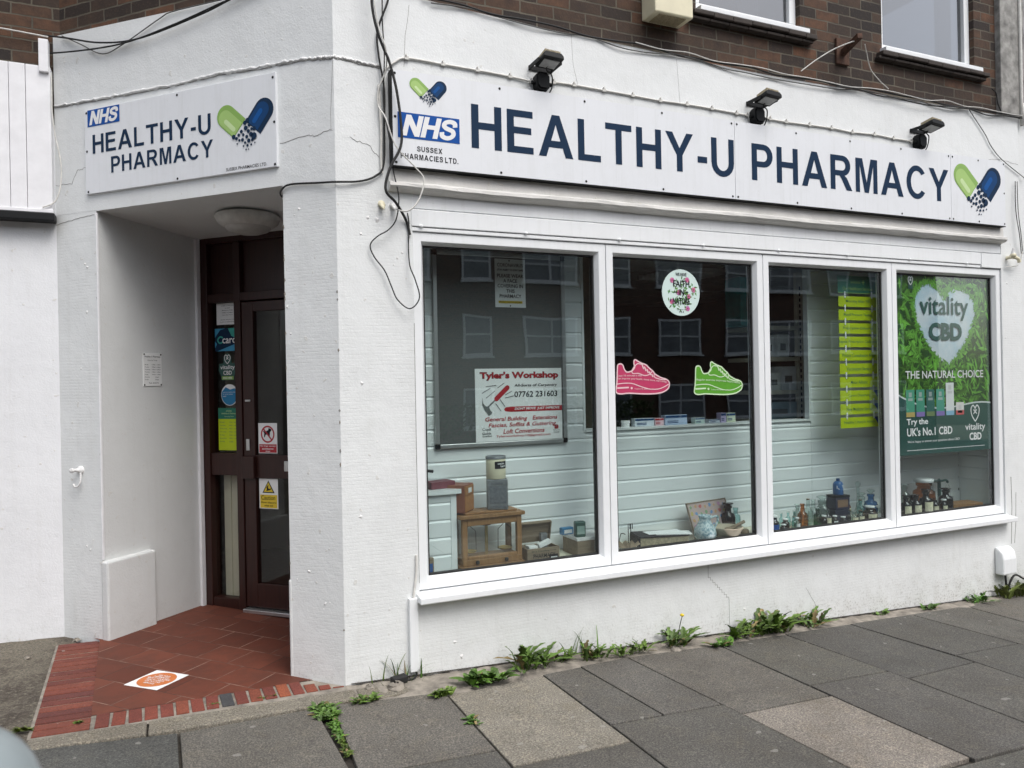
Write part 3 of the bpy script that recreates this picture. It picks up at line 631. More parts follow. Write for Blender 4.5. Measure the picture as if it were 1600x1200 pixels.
# neighbour right
N2 = thing('neighbour_wall', 'weathered grey and white wall of the next building at the right edge', 'building', 'FAC', (5.69, .0, 0))
mb = MB(); mb.wall(5.682, 12, -.7, 3.74, .012); part('wall', mb, MAT['render_low'], N2)
mb = MB(); mb.wall(5.69, 12, 3.74, 7, .02); part('upper_wall', mb, MAT['concrete'], N2)
mb = MB(); mb.tube([(5.70, -.02, 7), (5.70, -.02, 3.9), (5.72, -.02, 3.86), (5.8, -.02, 3.85), (6.4, -.02, 3.84)], .014, 8, 4); part('conduit', mb, MAT['cablew'], N2)
# terrace over the road (seen in the shop-window reflections)
T_ = thing('brick_terrace', 'dark brick terrace with white windows across the road, mirrored in the shop glass', 'building', 'FAC', (0, -22, 0))
mb = MB(); mb.box(-30, 34, -30, -22, -2, 8.6); part('wall', mb, MAT['brickO'], T_)
mb = MB(); mb.prism([(-22 + .4, 8.5), (-30.4, 8.5), (-26, 11.2)], -30.3, 34.3)
mb.v = [Vector((v.y, v.x, v.z)) for v in mb.v]; part('roof', mb, MAT['tile'], T_)
k = 0
for xi in range(-8, 11):
    for fl, zc in enumerate((.7, 3.45, 6.15)):
        wd = .62 if xi % 2 else 1.15; xc = xi * 3.0 + .4; hh = .72; mb = MB(); y = -21.95
        mb.box(xc - wd, xc + wd, y, y + .05, zc + hh - .08, zc + hh); mb.box(xc - wd, xc + wd, y, y + .06, zc - hh, zc - hh + .09); mb.box(xc - wd, xc - wd + .08, y, y + .05, zc - hh + .09, zc + hh - .08); mb.box(xc + wd - .08, xc + wd, y, y + .05, zc - hh + .09, zc + hh - .08)
        mb.box(xc - wd + .08, xc + wd - .08, y, y + .045, zc - .02, zc + .05)
        if wd > .8: mb.box(xc - .04, xc + .04, y, y + .048, zc - hh + .09, zc - .02); mb.box(xc - .04, xc + .04, y, y + .048, zc + .05, zc + hh - .08)
        mb.box(xc - wd - .05, xc + wd + .05, y, y + .12, zc - hh - .08, zc - hh - .005)
        wf = part('window', mb, MAT['upvc'], T_)
        mb = MB(); mb.box(xc - wd + .08, xc + wd - .08, y + .002, y + .012, zc - hh + .09, zc + hh - .08); part('pane', mb, MAT['skypane'], wf)
# ------------------------------------------------------------------ lettering
def arc(cx, cz, rx, rz, a0, a1, n=10): return [(cx + rx * math.cos(R(a0 + (a1 - a0) * k / n)), cz + rz * math.sin(R(a0 + (a1 - a0) * k / n))) for k in range(n + 1)]
S = .175; BT = .155
def ribbon(pts, t):
    P = [Vector((a, b, 0)) for a, b in pts]; Q = []
    for i in range(len(P) - 1):
        a = P[max(i - 1, 0)]; b = P[i]; c = P[i + 1]; d = P[min(i + 2, len(P) - 1)]
        for k in range(5):
            u = k / 5; Q.append(.5 * (2 * b + (c - a) * u + (2 * a - 5 * b + 4 * c - d) * u * u + (3 * b - a - 3 * c + d) * u ** 3))
    Q.append(P[-1]); L = []; Rr = []
    for i, p in enumerate(Q):
        d = (Q[min(i + 1, len(Q) - 1)] - Q[max(i - 1, 0)]).normalized(); nn = Vector((-d.y, d.x, 0)) * t / 2
        L.append(((p + nn).x, (p + nn).y)); Rr.append(((p - nn).x, (p - nn).y))
    return L + Rr[::-1]
GLY = {
 'H': (.73, [[(0,0),(0,1),(S,1),(S,.60),(.73-S,.60),(.73-S,1),(.73,1),(.73,0),(.73-S,0),(.73-S,.44),(S,.44),(S,0)]]),
 'E': (.66, [[(0,0),(0,1),(.65,1),(.65,1-BT),(S,1-BT),(S,.61),(.61,.61),(.61,.455),(S,.455),(S,BT),(.66,BT),(.66,0)]]),
 'A': (.90, [[(0,0),(.35,1),(.55,1),(.90,0),(.70,0),(.625,.225),(.27,.225),(.195,0)], [(.325,.385),(.57,.385),(.448,.77)]]),
 'L': (.62, [[(0,0),(0,1),(S,1),(S,BT),(.62,BT),(.62,0)]]),
 'T': (.74, [[(.2825,0),(.2825,1-BT),(0,1-BT),(0,1),(.74,1),(.74,1-BT),(.4575,1-BT),(.4575,0)]]),
 'Y': (.84, [[(.3325,0),(.3325,.42),(0,1),(.205,1),(.42,.60),(.635,1),(.84,1),(.5075,.42),(.5075,0)]]),
 'U': (.73, [[(0,1),(S,1)] + arc(.365,.36,.365-S,.22,180,360) + [(.73-S,1),(.73,1)] + arc(.365,.36,.365,.376,360,180)]),
 'P': (.70, [[(0,0),(0,1)] + arc(.40,.685,.30,.315,90,-90) + [(S,.37),(S,0)], [(S,1-BT)] + arc(.385,.685,.13,.16,90,-90) + [(S,.525)]]),
 'R': (.80, [[(0,0),(0,1)] + arc(.44,.705,.30,.295,90,-75) + [(.60,.36),(.80,0),(.59,0),(.40,.33),(.33,.41),(S,.41),(S,0)], [(S,1-BT)] + arc(.42,.705,.135,.14,90,-90) + [(S,.565)]]),
 'M': (.84, [[(0,0),(0,1),(.26,1),(.42,.30),(.58,1),(.84,1),(.84,0),(.68,0),(.68,.80),(.50,0),(.34,0),(.16,.80),(.16,0)]]),
 'C': (.80, [arc(.42,.5,.42,.515,36,324,26) + arc(.43,.5,.25,.35,318,42,22)]),
 'S': (.70, [ribbon([(.62,.69),(.56,.86),(.36,.925),(.15,.86),(.10,.71),(.2,.59),(.37,.525),(.55,.45),(.62,.29),(.54,.14),(.35,.075),(.13,.15),(.07,.33)], .165)]),
 'X': (.80, [[(0,0),(.285,.51),(.02,1),(.23,1),(.40,.67),(.57,1),(.78,1),(.515,.51),(.80,0),(.58,0),(.395,.345),(.21,0)]]),
 'I': (S, [[(0,0),(0,1),(S,1),(S,0)]]),
 'D': (.76, [[(0,0),(0,1),(.34,1)] + arc(.34,.5,.42,.5,90,-90) + [(.34,0)], [(S,1-BT),(.32,1-BT)] + arc(.32,.5,.25,.345,90,-90) + [(S,BT)]]),
 'N': (.74, [[(0,0),(0,1),(.18,1),(.565,.36),(.565,1),(.74,1),(.74,0),(.56,0),(.175,.63),(.175,0)]]),
 'B': (.74, [[(0,0),(0,1)] + arc(.42,.745,.27,.255,90,-60) + arc(.43,.285,.31,.285,60,-90), [(S,1-BT),(.36,1-BT)] + arc(.38,.725,.125,.115,90,-90) + [(S,.61)], [(S,.455),(.38,.455)] + arc(.40,.305,.155,.15,90,-90) + [(S,BT)]]),
 '-': (.30, [[(0,.29),(0,.455),(.30,.455),(.30,.29)]]), '.': (S, [[(0,0),(0,S),(S,S),(S,0)]]), ' ': (.2, []),
}
def splines_to(mb, polys, y, fat=0):
    """2D outlines with holes -> flat faces at depth y"""
    cu = bpy.data.curves.new("o", 'CURVE'); cu.dimensions = '2D'; cu.fill_mode = 'BOTH'; cu.offset = fat
    for p in polys:
        s = cu.splines.new('POLY'); s.points.add(len(p) - 1); s.use_cyclic_u = True
        for q, (a, b) in zip(s.points, p): q.co = (a, b, 0, 1)
    curve_to(mb, cu, y)
def curve_to(mb, cu, y, fit=None, shear=0, col=None, arcfn=None, ext=0):
    o = bpy.data.objects.new("o", cu); COL.objects.link(o)
    bpy.context.view_layer.update()
    me = bpy.data.meshes.new_from_object(o.evaluated_get(bpy.context.evaluated_depsgraph_get()))
    V = [(v.co.x + shear * v.co.y, v.co.y) for v in me.vertices]; F = [tuple(p.vertices) for p in me.polygons]
    if fit and V:
        ax, bx = min(v[0] for v in V), max(v[0] for v in V); az, bz = min(v[1] for v in V), max(v[1] for v in V)
        x0, z0, x1, z1 = fit; sx = (x1 - x0) / max(bx - ax, 1e-6)
        sz = (z1 - z0) / max(bz - az, 1e-6) if z1 is not None else sx
        V = [(x0 + (a - ax) * sx, z0 + (b - az) * sz) for a, b in V]
    if arcfn: V = [arcfn(a, b) for a, b in V]
    mb.add([(a, y, b) for a, b in V], F, col)
    bpy.data.objects.remove(o); bpy.data.meshes.remove(me); bpy.data.curves.remove(cu)
def caps(mb, txt, x0, z0, x1, z1, y, gap=.135, shear=0, fat=0):
    x = 0; polys = []
    for c in txt:
        wd, ps = GLY[c]; polys += [[(x + a + shear * b, b) for a, b in p] for p in ps]; x += wd + (gap if c != ' ' else .08)
    ax = min(p[0] for q in polys for p in q); bx = max(p[0] for q in polys for p in q)
    splines_to(mb, [[(x0 + (a - ax) / (bx - ax) * (x1 - x0), z0 + b * (z1 - z0)) for a, b in p] for p in polys], y, fat)
def text(mb, txt, x0, z0, x1, z1, y, bold=0.0, shear=0, align='LEFT', col=None, arcfn=None, res=3):
    cu = bpy.data.curves.new("o", 'FONT'); cu.body = txt; cu.offset = bold; cu.align_x = align; cu.resolution_u = res
    curve_to(mb, cu, y, (x0, z0, x1, z1), shear, col, arcfn)
def lines(mb, rows, x0, x1, ztop, h, gap, y, bold=.006, center=True, widths=None):
    z = ztop
    for k, r in enumerate(rows):
        if r:
            wd = (x1 - x0) * (widths[k] if widths else min(1, len(r) / max(len(q) for q in rows)))
            a = (x0 + x1) / 2 - wd / 2 if center else x0
            text(mb, r, a, z - h, a + wd, z, y, bold)
        z -= h + gap
def capsule(c, e, half, n=12):
    """rounded end at c, flat end at midpoint e"""
    c = Vector((c[0], c[1])); e = Vector((e[0], e[1])); d = (e - c).normalized(); pn = Vector((-d.y, d.x))
    a0 = math.atan2(pn.y, pn.x); pts = [(c + half * Vector((math.cos(a0 + math.pi * k / n), math.sin(a0 + math.pi * k / n)))) for k in range(n + 1)]
    return [tuple(p) for p in pts] + [tuple(e - pn * half), tuple(e + pn * half)]
def stadium(a, b, r, n=8):
    a = Vector(a); b = Vector(b); d = (b - a).normalized(); pn = Vector((-d.y, d.x)); a0 = math.atan2(pn.y, pn.x)
    return [tuple(a + r * Vector((math.cos(a0 + math.pi * k / n), math.sin(a0 + math.pi * k / n)))) for k in range(n + 1)] + [tuple(b + r * Vector((math.cos(a0 + math.pi + math.pi * k / n), math.sin(a0 + math.pi + math.pi * k / n)))) for k in range(n + 1)]
def pill_logo(par, x0, z0, W, y):
    f = lambda p: [(x0 + a * W, z0 + b * W) for a, b in p]
    g1, g2, g3, b1, b2, b3, d = MB(), MB(), MB(), MB(), MB(), MB(), MB()
    g1.poly(f(capsule((.17, .535), (.402, .333), .166)), y); g2.poly(f(capsule((.155, .51), (.372, .318), .118)), y - .0008); g3.poly(f(stadium((.165, .46), (.30, .335), .034)), y - .0016)
    b1.poly(f(capsule((.83, .54), (.638, .315), .166)), y); b2.poly(f(capsule((.805, .545), (.628, .338), .112)), y - .0008); b3.poly(f(stadium((.775, .53), (.665, .405), .036)), y - .0016)
    for a, b, r in [(.50,.40,.030),(.437,.285,.026),(.30,.225,.034),(.655,.195,.05),(.545,.43,.034),(.575,.36,.026),(.515,.325,.034),(.47,.235,.022),(.56,.275,.028),(.615,.30,.022),(.605,.225,.034),(.53,.20,.026),(.455,.165,.026),(.66,.30,.03),(.565,.14,.030),(.50,.12,.02),(.625,.145,.022),(.39,.24,.024),(.40,.165,.02),(.54,.075,.020),(.47,.075,.014),(.605,.08,.016),(.515,.02,.013),(.56,.02,.010),(.35,.195,.024),(.36,.12,.013),(.67,.10,.012)]:
        d.poly(f(arc(a, b, r, r, 0, 345, 14)), y - .0024)
    for n, m_, q in (('pill_green', 'pillgreen', g1), ('pill_green', 'pilllime', g2), ('pill_highlight', 'pillpale', g3), ('pill_blue', 'navy', b1), ('pill_blue', 'pillblue', b2), ('pill_highlight', 'pillmid', b3), ('pill_dots', 'navy', d)):
        part(n, q, MAT[m_], par)
def nhs(par, x0, z0, x1, z1, y):
    mb = MB(); mb.wall(x0, x1, z0, z1, y); e = part('badge', mb, MAT['nhs'], par)
    mb = MB(); w_, h_ = x1 - x0, z1 - z0; caps(mb, 'NHS', x0 + .07 * w_, z0 + .11 * h_, x1 - .045 * w_, z1 - .10 * h_, y - .0012, .10, .22, .022 * h_); part('badge_lettering', mb, MAT['white'], e)
# main fascia sign
s_ = thing('fascia_sign', 'long white fascia sign reading HEALTHY-U PHARMACY above the shop window', 'sign', 'FAC', (2.85, -.06, 3.06))
for a, b2 in ((.303, 2.640), (2.643, 4.756), (4.759, 5.405)):
    mb = MB(); mb.box(a, b2, -.062, -.058, 2.806, 3.328); part('sign_panel', mb, MAT['signw'], s_)
mb = MB(); mb.box(.306, 5.402, -.0575, .0, 2.812, 3.322); part('backing_frame', mb, MAT['cableg'], s_)
mb = MB(); mb.box(.300, 5.408, -.060, -.0, 2.800, 2.8055); mb.box(.2965, .3025, -.060, -.0, 2.806, 3.328); part('edge_trim', mb, MAT['black'], s_)
mb = MB(); caps(mb, 'HEALTHY-U', .760, 2.948, 2.632, 3.198, -.0635); caps(mb, 'PHARMACY', 2.783, 2.948, 4.728, 3.196, -.0635); part('lettering', mb, MAT['navy'], s_)
mb = MB(); caps(mb, 'SUSSEX', .437, 2.893, .583, 2.921, -.0635, .19); caps(mb, 'PHARMACIES LTD.', .343, 2.846, .677, 2.876, -.0635, .19); part('small_lettering', mb, MAT['ink'], s_)
nhs(s_, .330, 2.960, .688, 3.100, -.0635)
pill_logo(s_, .400, 3.146, .217, -.0635); pill_logo(s_, 4.788, 2.868, .565, -.0635)
mb = MB()
for x in (.939, 1.50, 2.062, 2.617, 2.662, 3.181, 3.692, 4.211, 4.735, 4.778, 5.08, 5.389, .318):
    for z in (3.308, 2.822): mb.disc(x, z, .0075, -.0636, n=10)
for z in (3.071,): mb.disc(.316, z, .0075, -.0636); mb.disc(5.39, z, .0075, -.0636)
part('screw', mb, MAT['black'], s_)
# chamfer sign
s_ = thing('entrance_sign', 'square-ended white sign with NHS badge and HEALTHY-U PHARMACY in two lines above the doorway', 'sign', 'CH', (-1.09, -.02, 3.09))
mb = MB(); mb.box(-1.808, -.365, -.018, .0, 2.825, 3.346); part('sign_panel', mb, MAT['signw'], s_, .002)
mb = MB(); caps(mb, 'HEALTHY-U', -1.742, 3.068, -.820, 3.184, -.0195); caps(mb, 'PHARMACY', -1.592, 2.934, -.806, 3.033, -.0195); part('lettering', mb, MAT['navy'], s_)
mb = MB(); text(mb, 'SUSSEX PHARMACIES LTD.', -.716, 2.838, -.432, 2.856, -.0195, .004); part('small_lettering', mb, MAT['ink'], s_)
nhs(s_, -1.781, 3.237, -1.516, 3.340, -.0195); pill_logo(s_, -.775, 2.935, .396, -.0195)
mb = MB()
for s, z in [(-1.065, 3.326), (-.382, 3.318), (-.378, 3.071), (-.378, 2.838), (-1.073, 2.838), (-1.785, 2.838), (-1.79, 3.088), (-1.79, 3.325)]: mb.disc(s, z, .0075, -.0196, n=10)
part('screw', mb, MAT['black'], s_)
# floodlights
def rotx(a): return Matrix.Rotation(a, 3, 'X')
def floodlight(x, label, tilt):
    t = thing('floodlight', label, 'floodlight', 'FAC', (x, 0, 3.40), 'black floodlights above the fascia sign')
    mb = MB(); oct_ = [(x + .044 * a, 3.396 + .054 * b) for a, b in ((1, .6), (.6, 1), (-.6, 1), (-1, .6), (-1, -.6), (-.6, -1), (.6, -1), (1, -.6))]
    mb.prism(oct_, -.055, -.001); mb.prism([(x + (a - x) * .8, 3.398 + (b - 3.398) * .8) for a, b in oct_], -.065, -.0555)
    for sx in (-1, 1): mb.tube([(x + sx * .04, -.03, 3.39), (x + sx * .064, -.03, 3.388)], .012, 8, 1)
    mb.tube([(x, -.03, 3.35), (x, -.03, 3.325)], .011, 8, 1); part('junction_box', mb, MAT['black'], t, .003)
    A = rotx(R(-9)) @ Matrix.Rotation(R(tilt), 3, 'Y'); c = Vector((x + .008, -.125, 3.487))
    mb = MB(); nn = len(mb.v); mb.prism([(-.066, -.014), (.066, -.014), (.066, .008), (.050, .024), (-.050, .024), (-.066, .008)], -.062, .062)
    for i in range(nn, len(mb.v)): mb.v[i] = A @ mb.v[i] + c
    hd = part('head', mb, MAT['black'], t, .005)
    mb = MB(); mb.obox(c + A @ Vector((0, .004, -.0155)), (.098, .078, .004), A); part('lens', mb, MAT['lens'], hd)
    mb = MB()
    for k in range(13): mb.obox(c + A @ Vector((-.048 + k * .008, .0, .033)), (.003, .10, .018), A)
    mb.obox(c + A @ Vector((0, .0, .0265)), (.098, .104, .005), A); part('cooling_fins', mb, MAT['dusty'], hd)
    mb = MB()
    mb.box(x - .070, x - .062, -.135, -.0085, 3.474, 3.496); mb.box(x + .078, x + .086, -.135, -.0085, 3.474, 3.496)
    mb.box(x - .070, x + .086, -.008, -.001, 3.472, 3.498); part('bracket', mb, MAT['black'], t)
    mb = MB(); mb.tube([(x + .01, -.11, 3.475), (x + .01, -.08, 3.455), (x + .05, -.07, 3.43), (x + .06, -.05, 3.37), (x + .04, -.04, 3.33), (x + .01, -.03, 3.325)], .004, 6, 6); part('flex', mb, MAT['rubber'], t)
    return t
floodlight(1.226, 'black floodlight above the letters EA, leftmost of the three over the sign', 3)
floodlight(2.869, 'black floodlight over the gap before PHARMACY, middle one above the sign', 5)
floodlight(4.459, 'black floodlight above the last letters CY, rightmost of the three over the sign', 6)
# cables
def cable(pts, r, mat, label, name='cable', sub=7, cat='cable'):
    mb = MB(); mb.tube(pts, r * .78, 6, sub); return solo(name, mb, MAT[mat], label, cat, 'FAC', pts[0])
rr = random.Random(21)
pts = [(.275, -.008, 3.336), (.333, -.008, 3.389), (.403, -.008, 3.423), (.616, -.008, 3.421), (.826, -.008, 3.418), (1.031, -.008, 3.412), (1.17, -.012, 3.40)]
xs = [1.32, 1.46, 1.67, 1.88, 2.09, 2.3, 2.5, 2.707, 2.80]; pts2 = [(1.29, -.012, 3.40)] + [(x, -.008, 3.42 - .012 * (x - 1.4) + rr.uniform(-.005, .005)) for x in xs]
pts3 = [(2.93, -.012, 3.405)] + [(x, -.008, 3.405 + rr.uniform(-.006, .006)) for x in (3.0, 3.144, 3.36, 3.57, 3.776, 4.0, 4.2, 4.39)]
mb = MB()
for p in (pts, pts2, pts3): mb.tube(p, .006, 6, 5)
o = thing('lamp_cable', 'thin white painted cable clipped to the wall linking the three floodlights', 'cable', 'FAC', (.275, 0, 3.336)); part('flex', mb, MAT['cablew'], o)
mb = MB()
for p in (pts[2:], pts2[1:], pts3[1:]):
    for a in p: mb.box(a[0] - .012, a[0] + .012, -.016, -.001, a[2] - .009, a[2] + .009); mb.tube([(a[0] - .004, -.012, a[2] + .014), (a[0] - .004, -.022, a[2] + .014)], .005, 6, 1)
part('clip', mb, MAT['cablew'], o)
def toprun(x0, x1, dz, r, mat, label, sd, amp=.012, dy=-.012):
    q = random.Random(sd); n = int((x1 - x0) / .22) + 2
    return cable([(x0 + (x1 - x0) * k / n, dy + q.uniform(-.006, .004), topz(x0 + (x1 - x0) * k / n) + dz + q.uniform(-amp, amp)) for k in range(n + 1)], r, mat, label)
toprun(.5, 7.5, .012, .0075, 'rubber', 'thick black cable along the foot of the brickwork over the sign', 31)
toprun(.55, 5.9, -.010, .005, 'cableg', 'thin grey cable just beneath the thick black one under the bricks', 32, .016)
toprun(1.9, 5.8, .018, .0045, 'cablew', 'pale cable lying over the black cables under the bricks', 33, .012, -.024)
toprun(3.6, 7.5, -.016, .006, 'rubber', 'lowest black cable sagging under the bricks at the right end', 34, .02, -.03)
cable([(.5, -.02, 3.80), (.38, -.03, 3.83), (.31, -.03, 3.85), (.30, -.03, 3.722), (.24, -.02, 3.545), (.243, -.018, 3.412), (.27, -.016, 3.239), (.268, -.016, 3.05), (.259, -.016, 2.816), (.213, -.016, 2.748), (.123, -.014, 2.712), (-.008, -.014, 2.697)] + [ch(-.10, -.012, 2.705), ch(-.279, -.012, 2.717), ch(-.335, -.012, 2.70), ch(-.352, -.006, 2.665), ch(-.350, .10, 2.64)], .0075, 'rubber', 'black cable bending along the pier top into the porch')
cable([(.19, -.10, 3.95), (.19, -.10, 3.664), (.214, -.10, 3.516), (.251, -.10, 3.414), (.277, -.102, 3.353), (.314, -.10, 3.216), (.338, -.098, 3.033), (.335, -.098, 2.901), (.277, -.10, 2.785), (.248, -.10, 2.695), (.252, -.10, 2.641), (.301, -.08, 2.602), (.345, -.045, 2.561), (.385, -.012, 2.508), (.402, -.012, 2.44)], .0095, 'rubber', 'thick black cable crossing the NHS badge at the end of the sign')
cable([(.215, -.09, 3.95), (.20, -.105, 3.70), (.222, -.112, 3.52), (.256, -.115, 3.414), (.275, -.05, 3.33), (.235, -.03, 3.218), (.232, -.03, 3.131), (.257, -.085, 3.048), (.31, -.09, 2.901), (.421, -.09, 2.791), (.464, -.095, 2.728), (.429, -.095, 2.614), (.371, -.085, 2.554), (.315, -.04, 2.572), (.30, -.012, 2.60)], .0055, 'cablew', 'white cable looping off the end of the sign above the frame')
cable([(.27, -.03, 3.9), (.262, -.04, 3.6), (.268, -.045, 3.40), (.262, -.03, 3.15), (.285, -.05, 2.95), (.305, -.04, 2.789), (.328, -.05, 2.665), (.33, -.05, 2.595), (.314, -.045, 2.509), (.273, -.04, 2.454), (.213, -.03, 2.416), (.175, -.022, 2.368), (.196, -.02, 2.307), (.251, -.025, 2.233), (.285, -.028, 2.151), (.319, -.03, 2.075), (.384, -.045, 2.026), (.436, -.055, 2.085), (.416, -.05, 2.184), (.392, -.03, 2.267), (.391, -.016, 2.388), (.397, -.014, 2.494), (.39, -.012, 2.56)], .0045, 'rubber', 'thin dark cable hanging in a long loop on the pier beside the window')
cable([(.24, -.012, 3.25), (.25, -.012, 3.0), (.246, -.012, 2.86), (.25, -.012, 2.77)], .009, 'cablew', 'short grey conduit clipped to the wall left of the sign end')
def chp(l, d=-.02): return [ch(s, d, z) for s, z in l]
cable(chp([(-2.75, 4.0), (-2.544, 3.972), (-1.994, 3.831), (-1.651, 3.735), (-1.324, 3.705), (-.861, 3.758), (-.6, 3.81), (-.1, 3.88)], -.025), .007, 'rubber', 'black cable sagging over the doorway corner below the bricks, upper of two')
cable(chp([(-2.6, 3.95), (-2.431, 3.911), (-2.175, 3.774), (-1.944, 3.727), (-1.486, 3.695), (-1.088, 3.731), (-.714, 3.790), (-.2, 3.87)], -.03), .0065, 'rubber', 'lower black cable dipping over the plaster above the doorway sign')
cable(chp([(-1.994, 3.845), (-1.838, 3.765), (-1.653, 3.672), (-1.486, 3.70), (-1.195, 3.799), (-1.086, 3.822), (-.728, 3.820), (-.2, 3.83)], -.012), .0045, 'cableg', 'thin grey wire drooping in a U over the plaster left of the entrance')
cable([(-1.479, 1.392, 3.60), (-1.479, 1.385, 3.45), (-1.479, 1.385, 3.36), (-1.466, 1.385, 3.219), (-1.437, 1.385, 3.042), (-1.439, 1.385, 2.909), (-1.47, 1.385, 2.798), (-1.54, 1.38, 2.752)], .006, 'cablew', 'white cable bowing down beside the neighbouring fascia board')
cable([(-4, 1.47, 3.99), (-2.6, 1.46, 3.90), (-2.0, 1.455, 3.865), (-1.75, 1.455, 3.86), (-1.50, 1.45, 3.845)], .006, 'cablew', 'pale wire across the bricks above the neighbouring fascia')
cable([(3.282, -.02, 3.772), (3.40, -.05, 3.86), (3.528, -.09, 3.939), (3.65, -.14, 3.99), (3.717, -.13, 4.005)], .0055, 'cablew', 'white wire rising from the cables to the rusty bracket')
cable([(3.77, -.14, 3.99), (3.83, -.10, 3.96), (3.928, -.05, 3.87), (4.04, -.03, 3.81), (4.146, -.02, 3.765)], .0045, 'cablew', 'grey wire dropping from the rusty bracket to the right')
cable([(5.031, -.02, 3.74), (5.12, -.012, 3.67), (5.244, -.012, 3.554), (5.32, -.012, 3.46), (5.45, -.012, 3.366), (5.746, -.012, 3.235)], .0045, 'cableg', 'thin grey wire slanting down past the right end of the sign')
cable([(5.33, -.02, 3.93), (5.38, -.02, 3.9), (5.40, -.02, 3.82), (5.45, -.02, 3.74)], .007, 'rubber', 'short black cable curling under the right upper window sill')
for k in range(2): cable([(5.60 + k * .025, -.02, 3.2), (5.585 + k * .03, -.03, 2.95), (5.61 + k * .02, -.04, 2.75), (5.66 + k * .02, -.02, 2.6)], .0042, ('rubber', 'cableg')[k], ('black', 'grey')[k] + ' cable hanging in the coil on the far right edge of the wall')
# rusty bracket, vent box, bolts, hook
t = thing('rusty_bracket', 'rusty iron bracket stub sticking out of the bricks between the upper windows', 'bracket', 'FAC', (3.728, .03, 4.0))
mb = MB(); mb.box(3.665, 3.79, .015, .034, 3.90, 4.09); part('plate', mb, MAT['rust'], t, .004)
mb = MB(); mb.obox((3.70, -.08, 4.0), (.04, .22, .04), Matrix.Rotation(R(-10), 3, 'X') @ Matrix.Rotation(R(-14), 3, 'Z')); part('arm', mb, MAT['rust'], t, .004)
t = thing('vent_box', 'cream metal flue box with a slotted underside on the bricks at the top', 'vent', 'FAC', (2.14, 0, 3.92))
mb = MB(); mb.box(1.985, 2.275, -.125, .03, 3.918, 4.35); part('casing', mb, MAT['beige'], t, .008)
mb = MB(); [mb.box(2.03 + k * .0115, 2.035 + k * .0115, -.105, .01, 3.911, 3.9175) for k in range(18)]; part('slats', mb, MAT['dusty'], t)
for i, (x, lab) in enumerate(((.247, 'rusty painted bolt on the pier left of the shutter box, outer one'), (.312, 'small painted bolt beside the cables, closer to the shutter box'))):
    mb = MB(); mb.lathe([(.021, 0), (.021, .012), (.012, .014), (.012, .05), (.007, .055), (.004, .075)], (0, 0, 0), 8)
    mb.v = [Vector((x + q.x, -q.z * .7, 2.602 + q.y - q.z * .5)) for q in mb.v]; solo('bolt', mb, MAT['ridge'] if i else MAT['beige'], lab, 'bolt', 'FAC', (x, 0, 2.6))
t = thing('wall_hook', 'white painted iron hook on the pier left of the doorway', 'hook', 'CH', (-1.92, 0, 1.11))
mb = MB(); mb.lathe([(.026, 0), (.026, .009), (.013, .015), (.009, .045), (.016, .053), (.013, .063), (.003, .067)], (0, 0, 0), 10); mb.v = [Vector((-1.915 + q.x - q.z * .5, -q.z * .8, 1.115 + q.y)) for q in mb.v]; part('boss', mb, MAT['ridge'], t)
mb = MB(); mb.tube([(-1.905, -.015, 1.10), (-1.90, -.02, 1.05), (-1.912, -.024, 1.02), (-1.935, -.03, 1.012), (-1.948, -.034, 1.03)], .006, 6, 5); part('hook_arm', mb, MAT['ridge'], t)
t = thing('outside_tap', 'old painted tap fitting on the wall right of the shutter box', 'fitting', 'FAC', (5.52, 0, 2.56))
mb = MB(); mb.tube([(5.50, .0, 2.56), (5.50, -.05, 2.56), (5.55, -.06, 2.55), (5.57, -.06, 2.52)], .014, 8, 4); mb.lathe([(.022, -.01), (.026, 0), (.02, .012)], (5.50, -.055, 2.575), 8); part('body', mb, MAT['beige'], t)
mb = MB(); mb.tube([(5.50, -.05, 2.58), (5.505, -.055, 2.63)], [.016, .010], 8, 1); part('spindle', mb, MAT['ridge'], t)
cable([(5.46, -.02, 2.485), (5.55, -.03, 2.49), (5.62, -.03, 2.52), (5.66, -.03, 2.62)], .005, 'cablew', 'white cable curving up below the painted tap fitting')
# trunking and cable at the pier foot, white cover at right
t = thing('cable_trunking', 'white plastic cable trunking up the wall below the left end of the sill', 'trunking', 'FAC', (.377, 0, .05))
mb = MB(); mb.box(.352, .402, -.03, .0, .02, .425); part('cover', mb, MAT['upvc'], t, .003)
mb = MB(); mb.tube([(.378, -.015, .42), (.385, -.016, .47), (.40, -.012, .56), (.403, -.008, .66)], .007, 6, 5); part('flex', mb, MAT['cablew'], t)
t = thing('lead_end', 'white lead dropping into a black plug lying at the foot of the wall', 'plug', 'FAC', (.36, -.03, .0))
mb = MB(); mb.tube([(.385, -.016, .02), (.388, -.02, .0), (.36, -.05, -.006), (.31, -.06, -.002)], .006, 6, 5); part('flex', mb, MAT['rubber'], t)
mb = MB(); mb.obox((.275, -.07, .012), (.09, .05, .04), Matrix.Rotation(.3, 3, 'Z')); part('plug', mb, MAT['rubber'], t, .008)
t = thing('cable_cover', 'white plastic cable entry cover low on the wall at the right', 'cover', 'FAC', (5.36, 0, .08))
mb = MB(); pr = [(0, -.028), (-.075, -.028), (-.075, .10), (-.062, .155), (-.03, .188), (0, .195)]
vs = [(5.275, a, b) for a, b in pr] + [(5.445, a, b) for a, b in pr]; n = 6
mb.add(vs, [(i, i + n, (i + 1) % n + n, (i + 1) % n) for i in range(n)] + [tuple(range(n)), tuple(range(2 * n - 1, n - 1, -1))]); part('shell', mb, MAT['upvc'], t, .014)
mb = MB(); mb.tube([(5.36, -.03, -.03), (5.362, -.035, -.10), (5.365, -.05, -.2)], .009, 6, 4); part('flex', mb, MAT['rubber'], t)
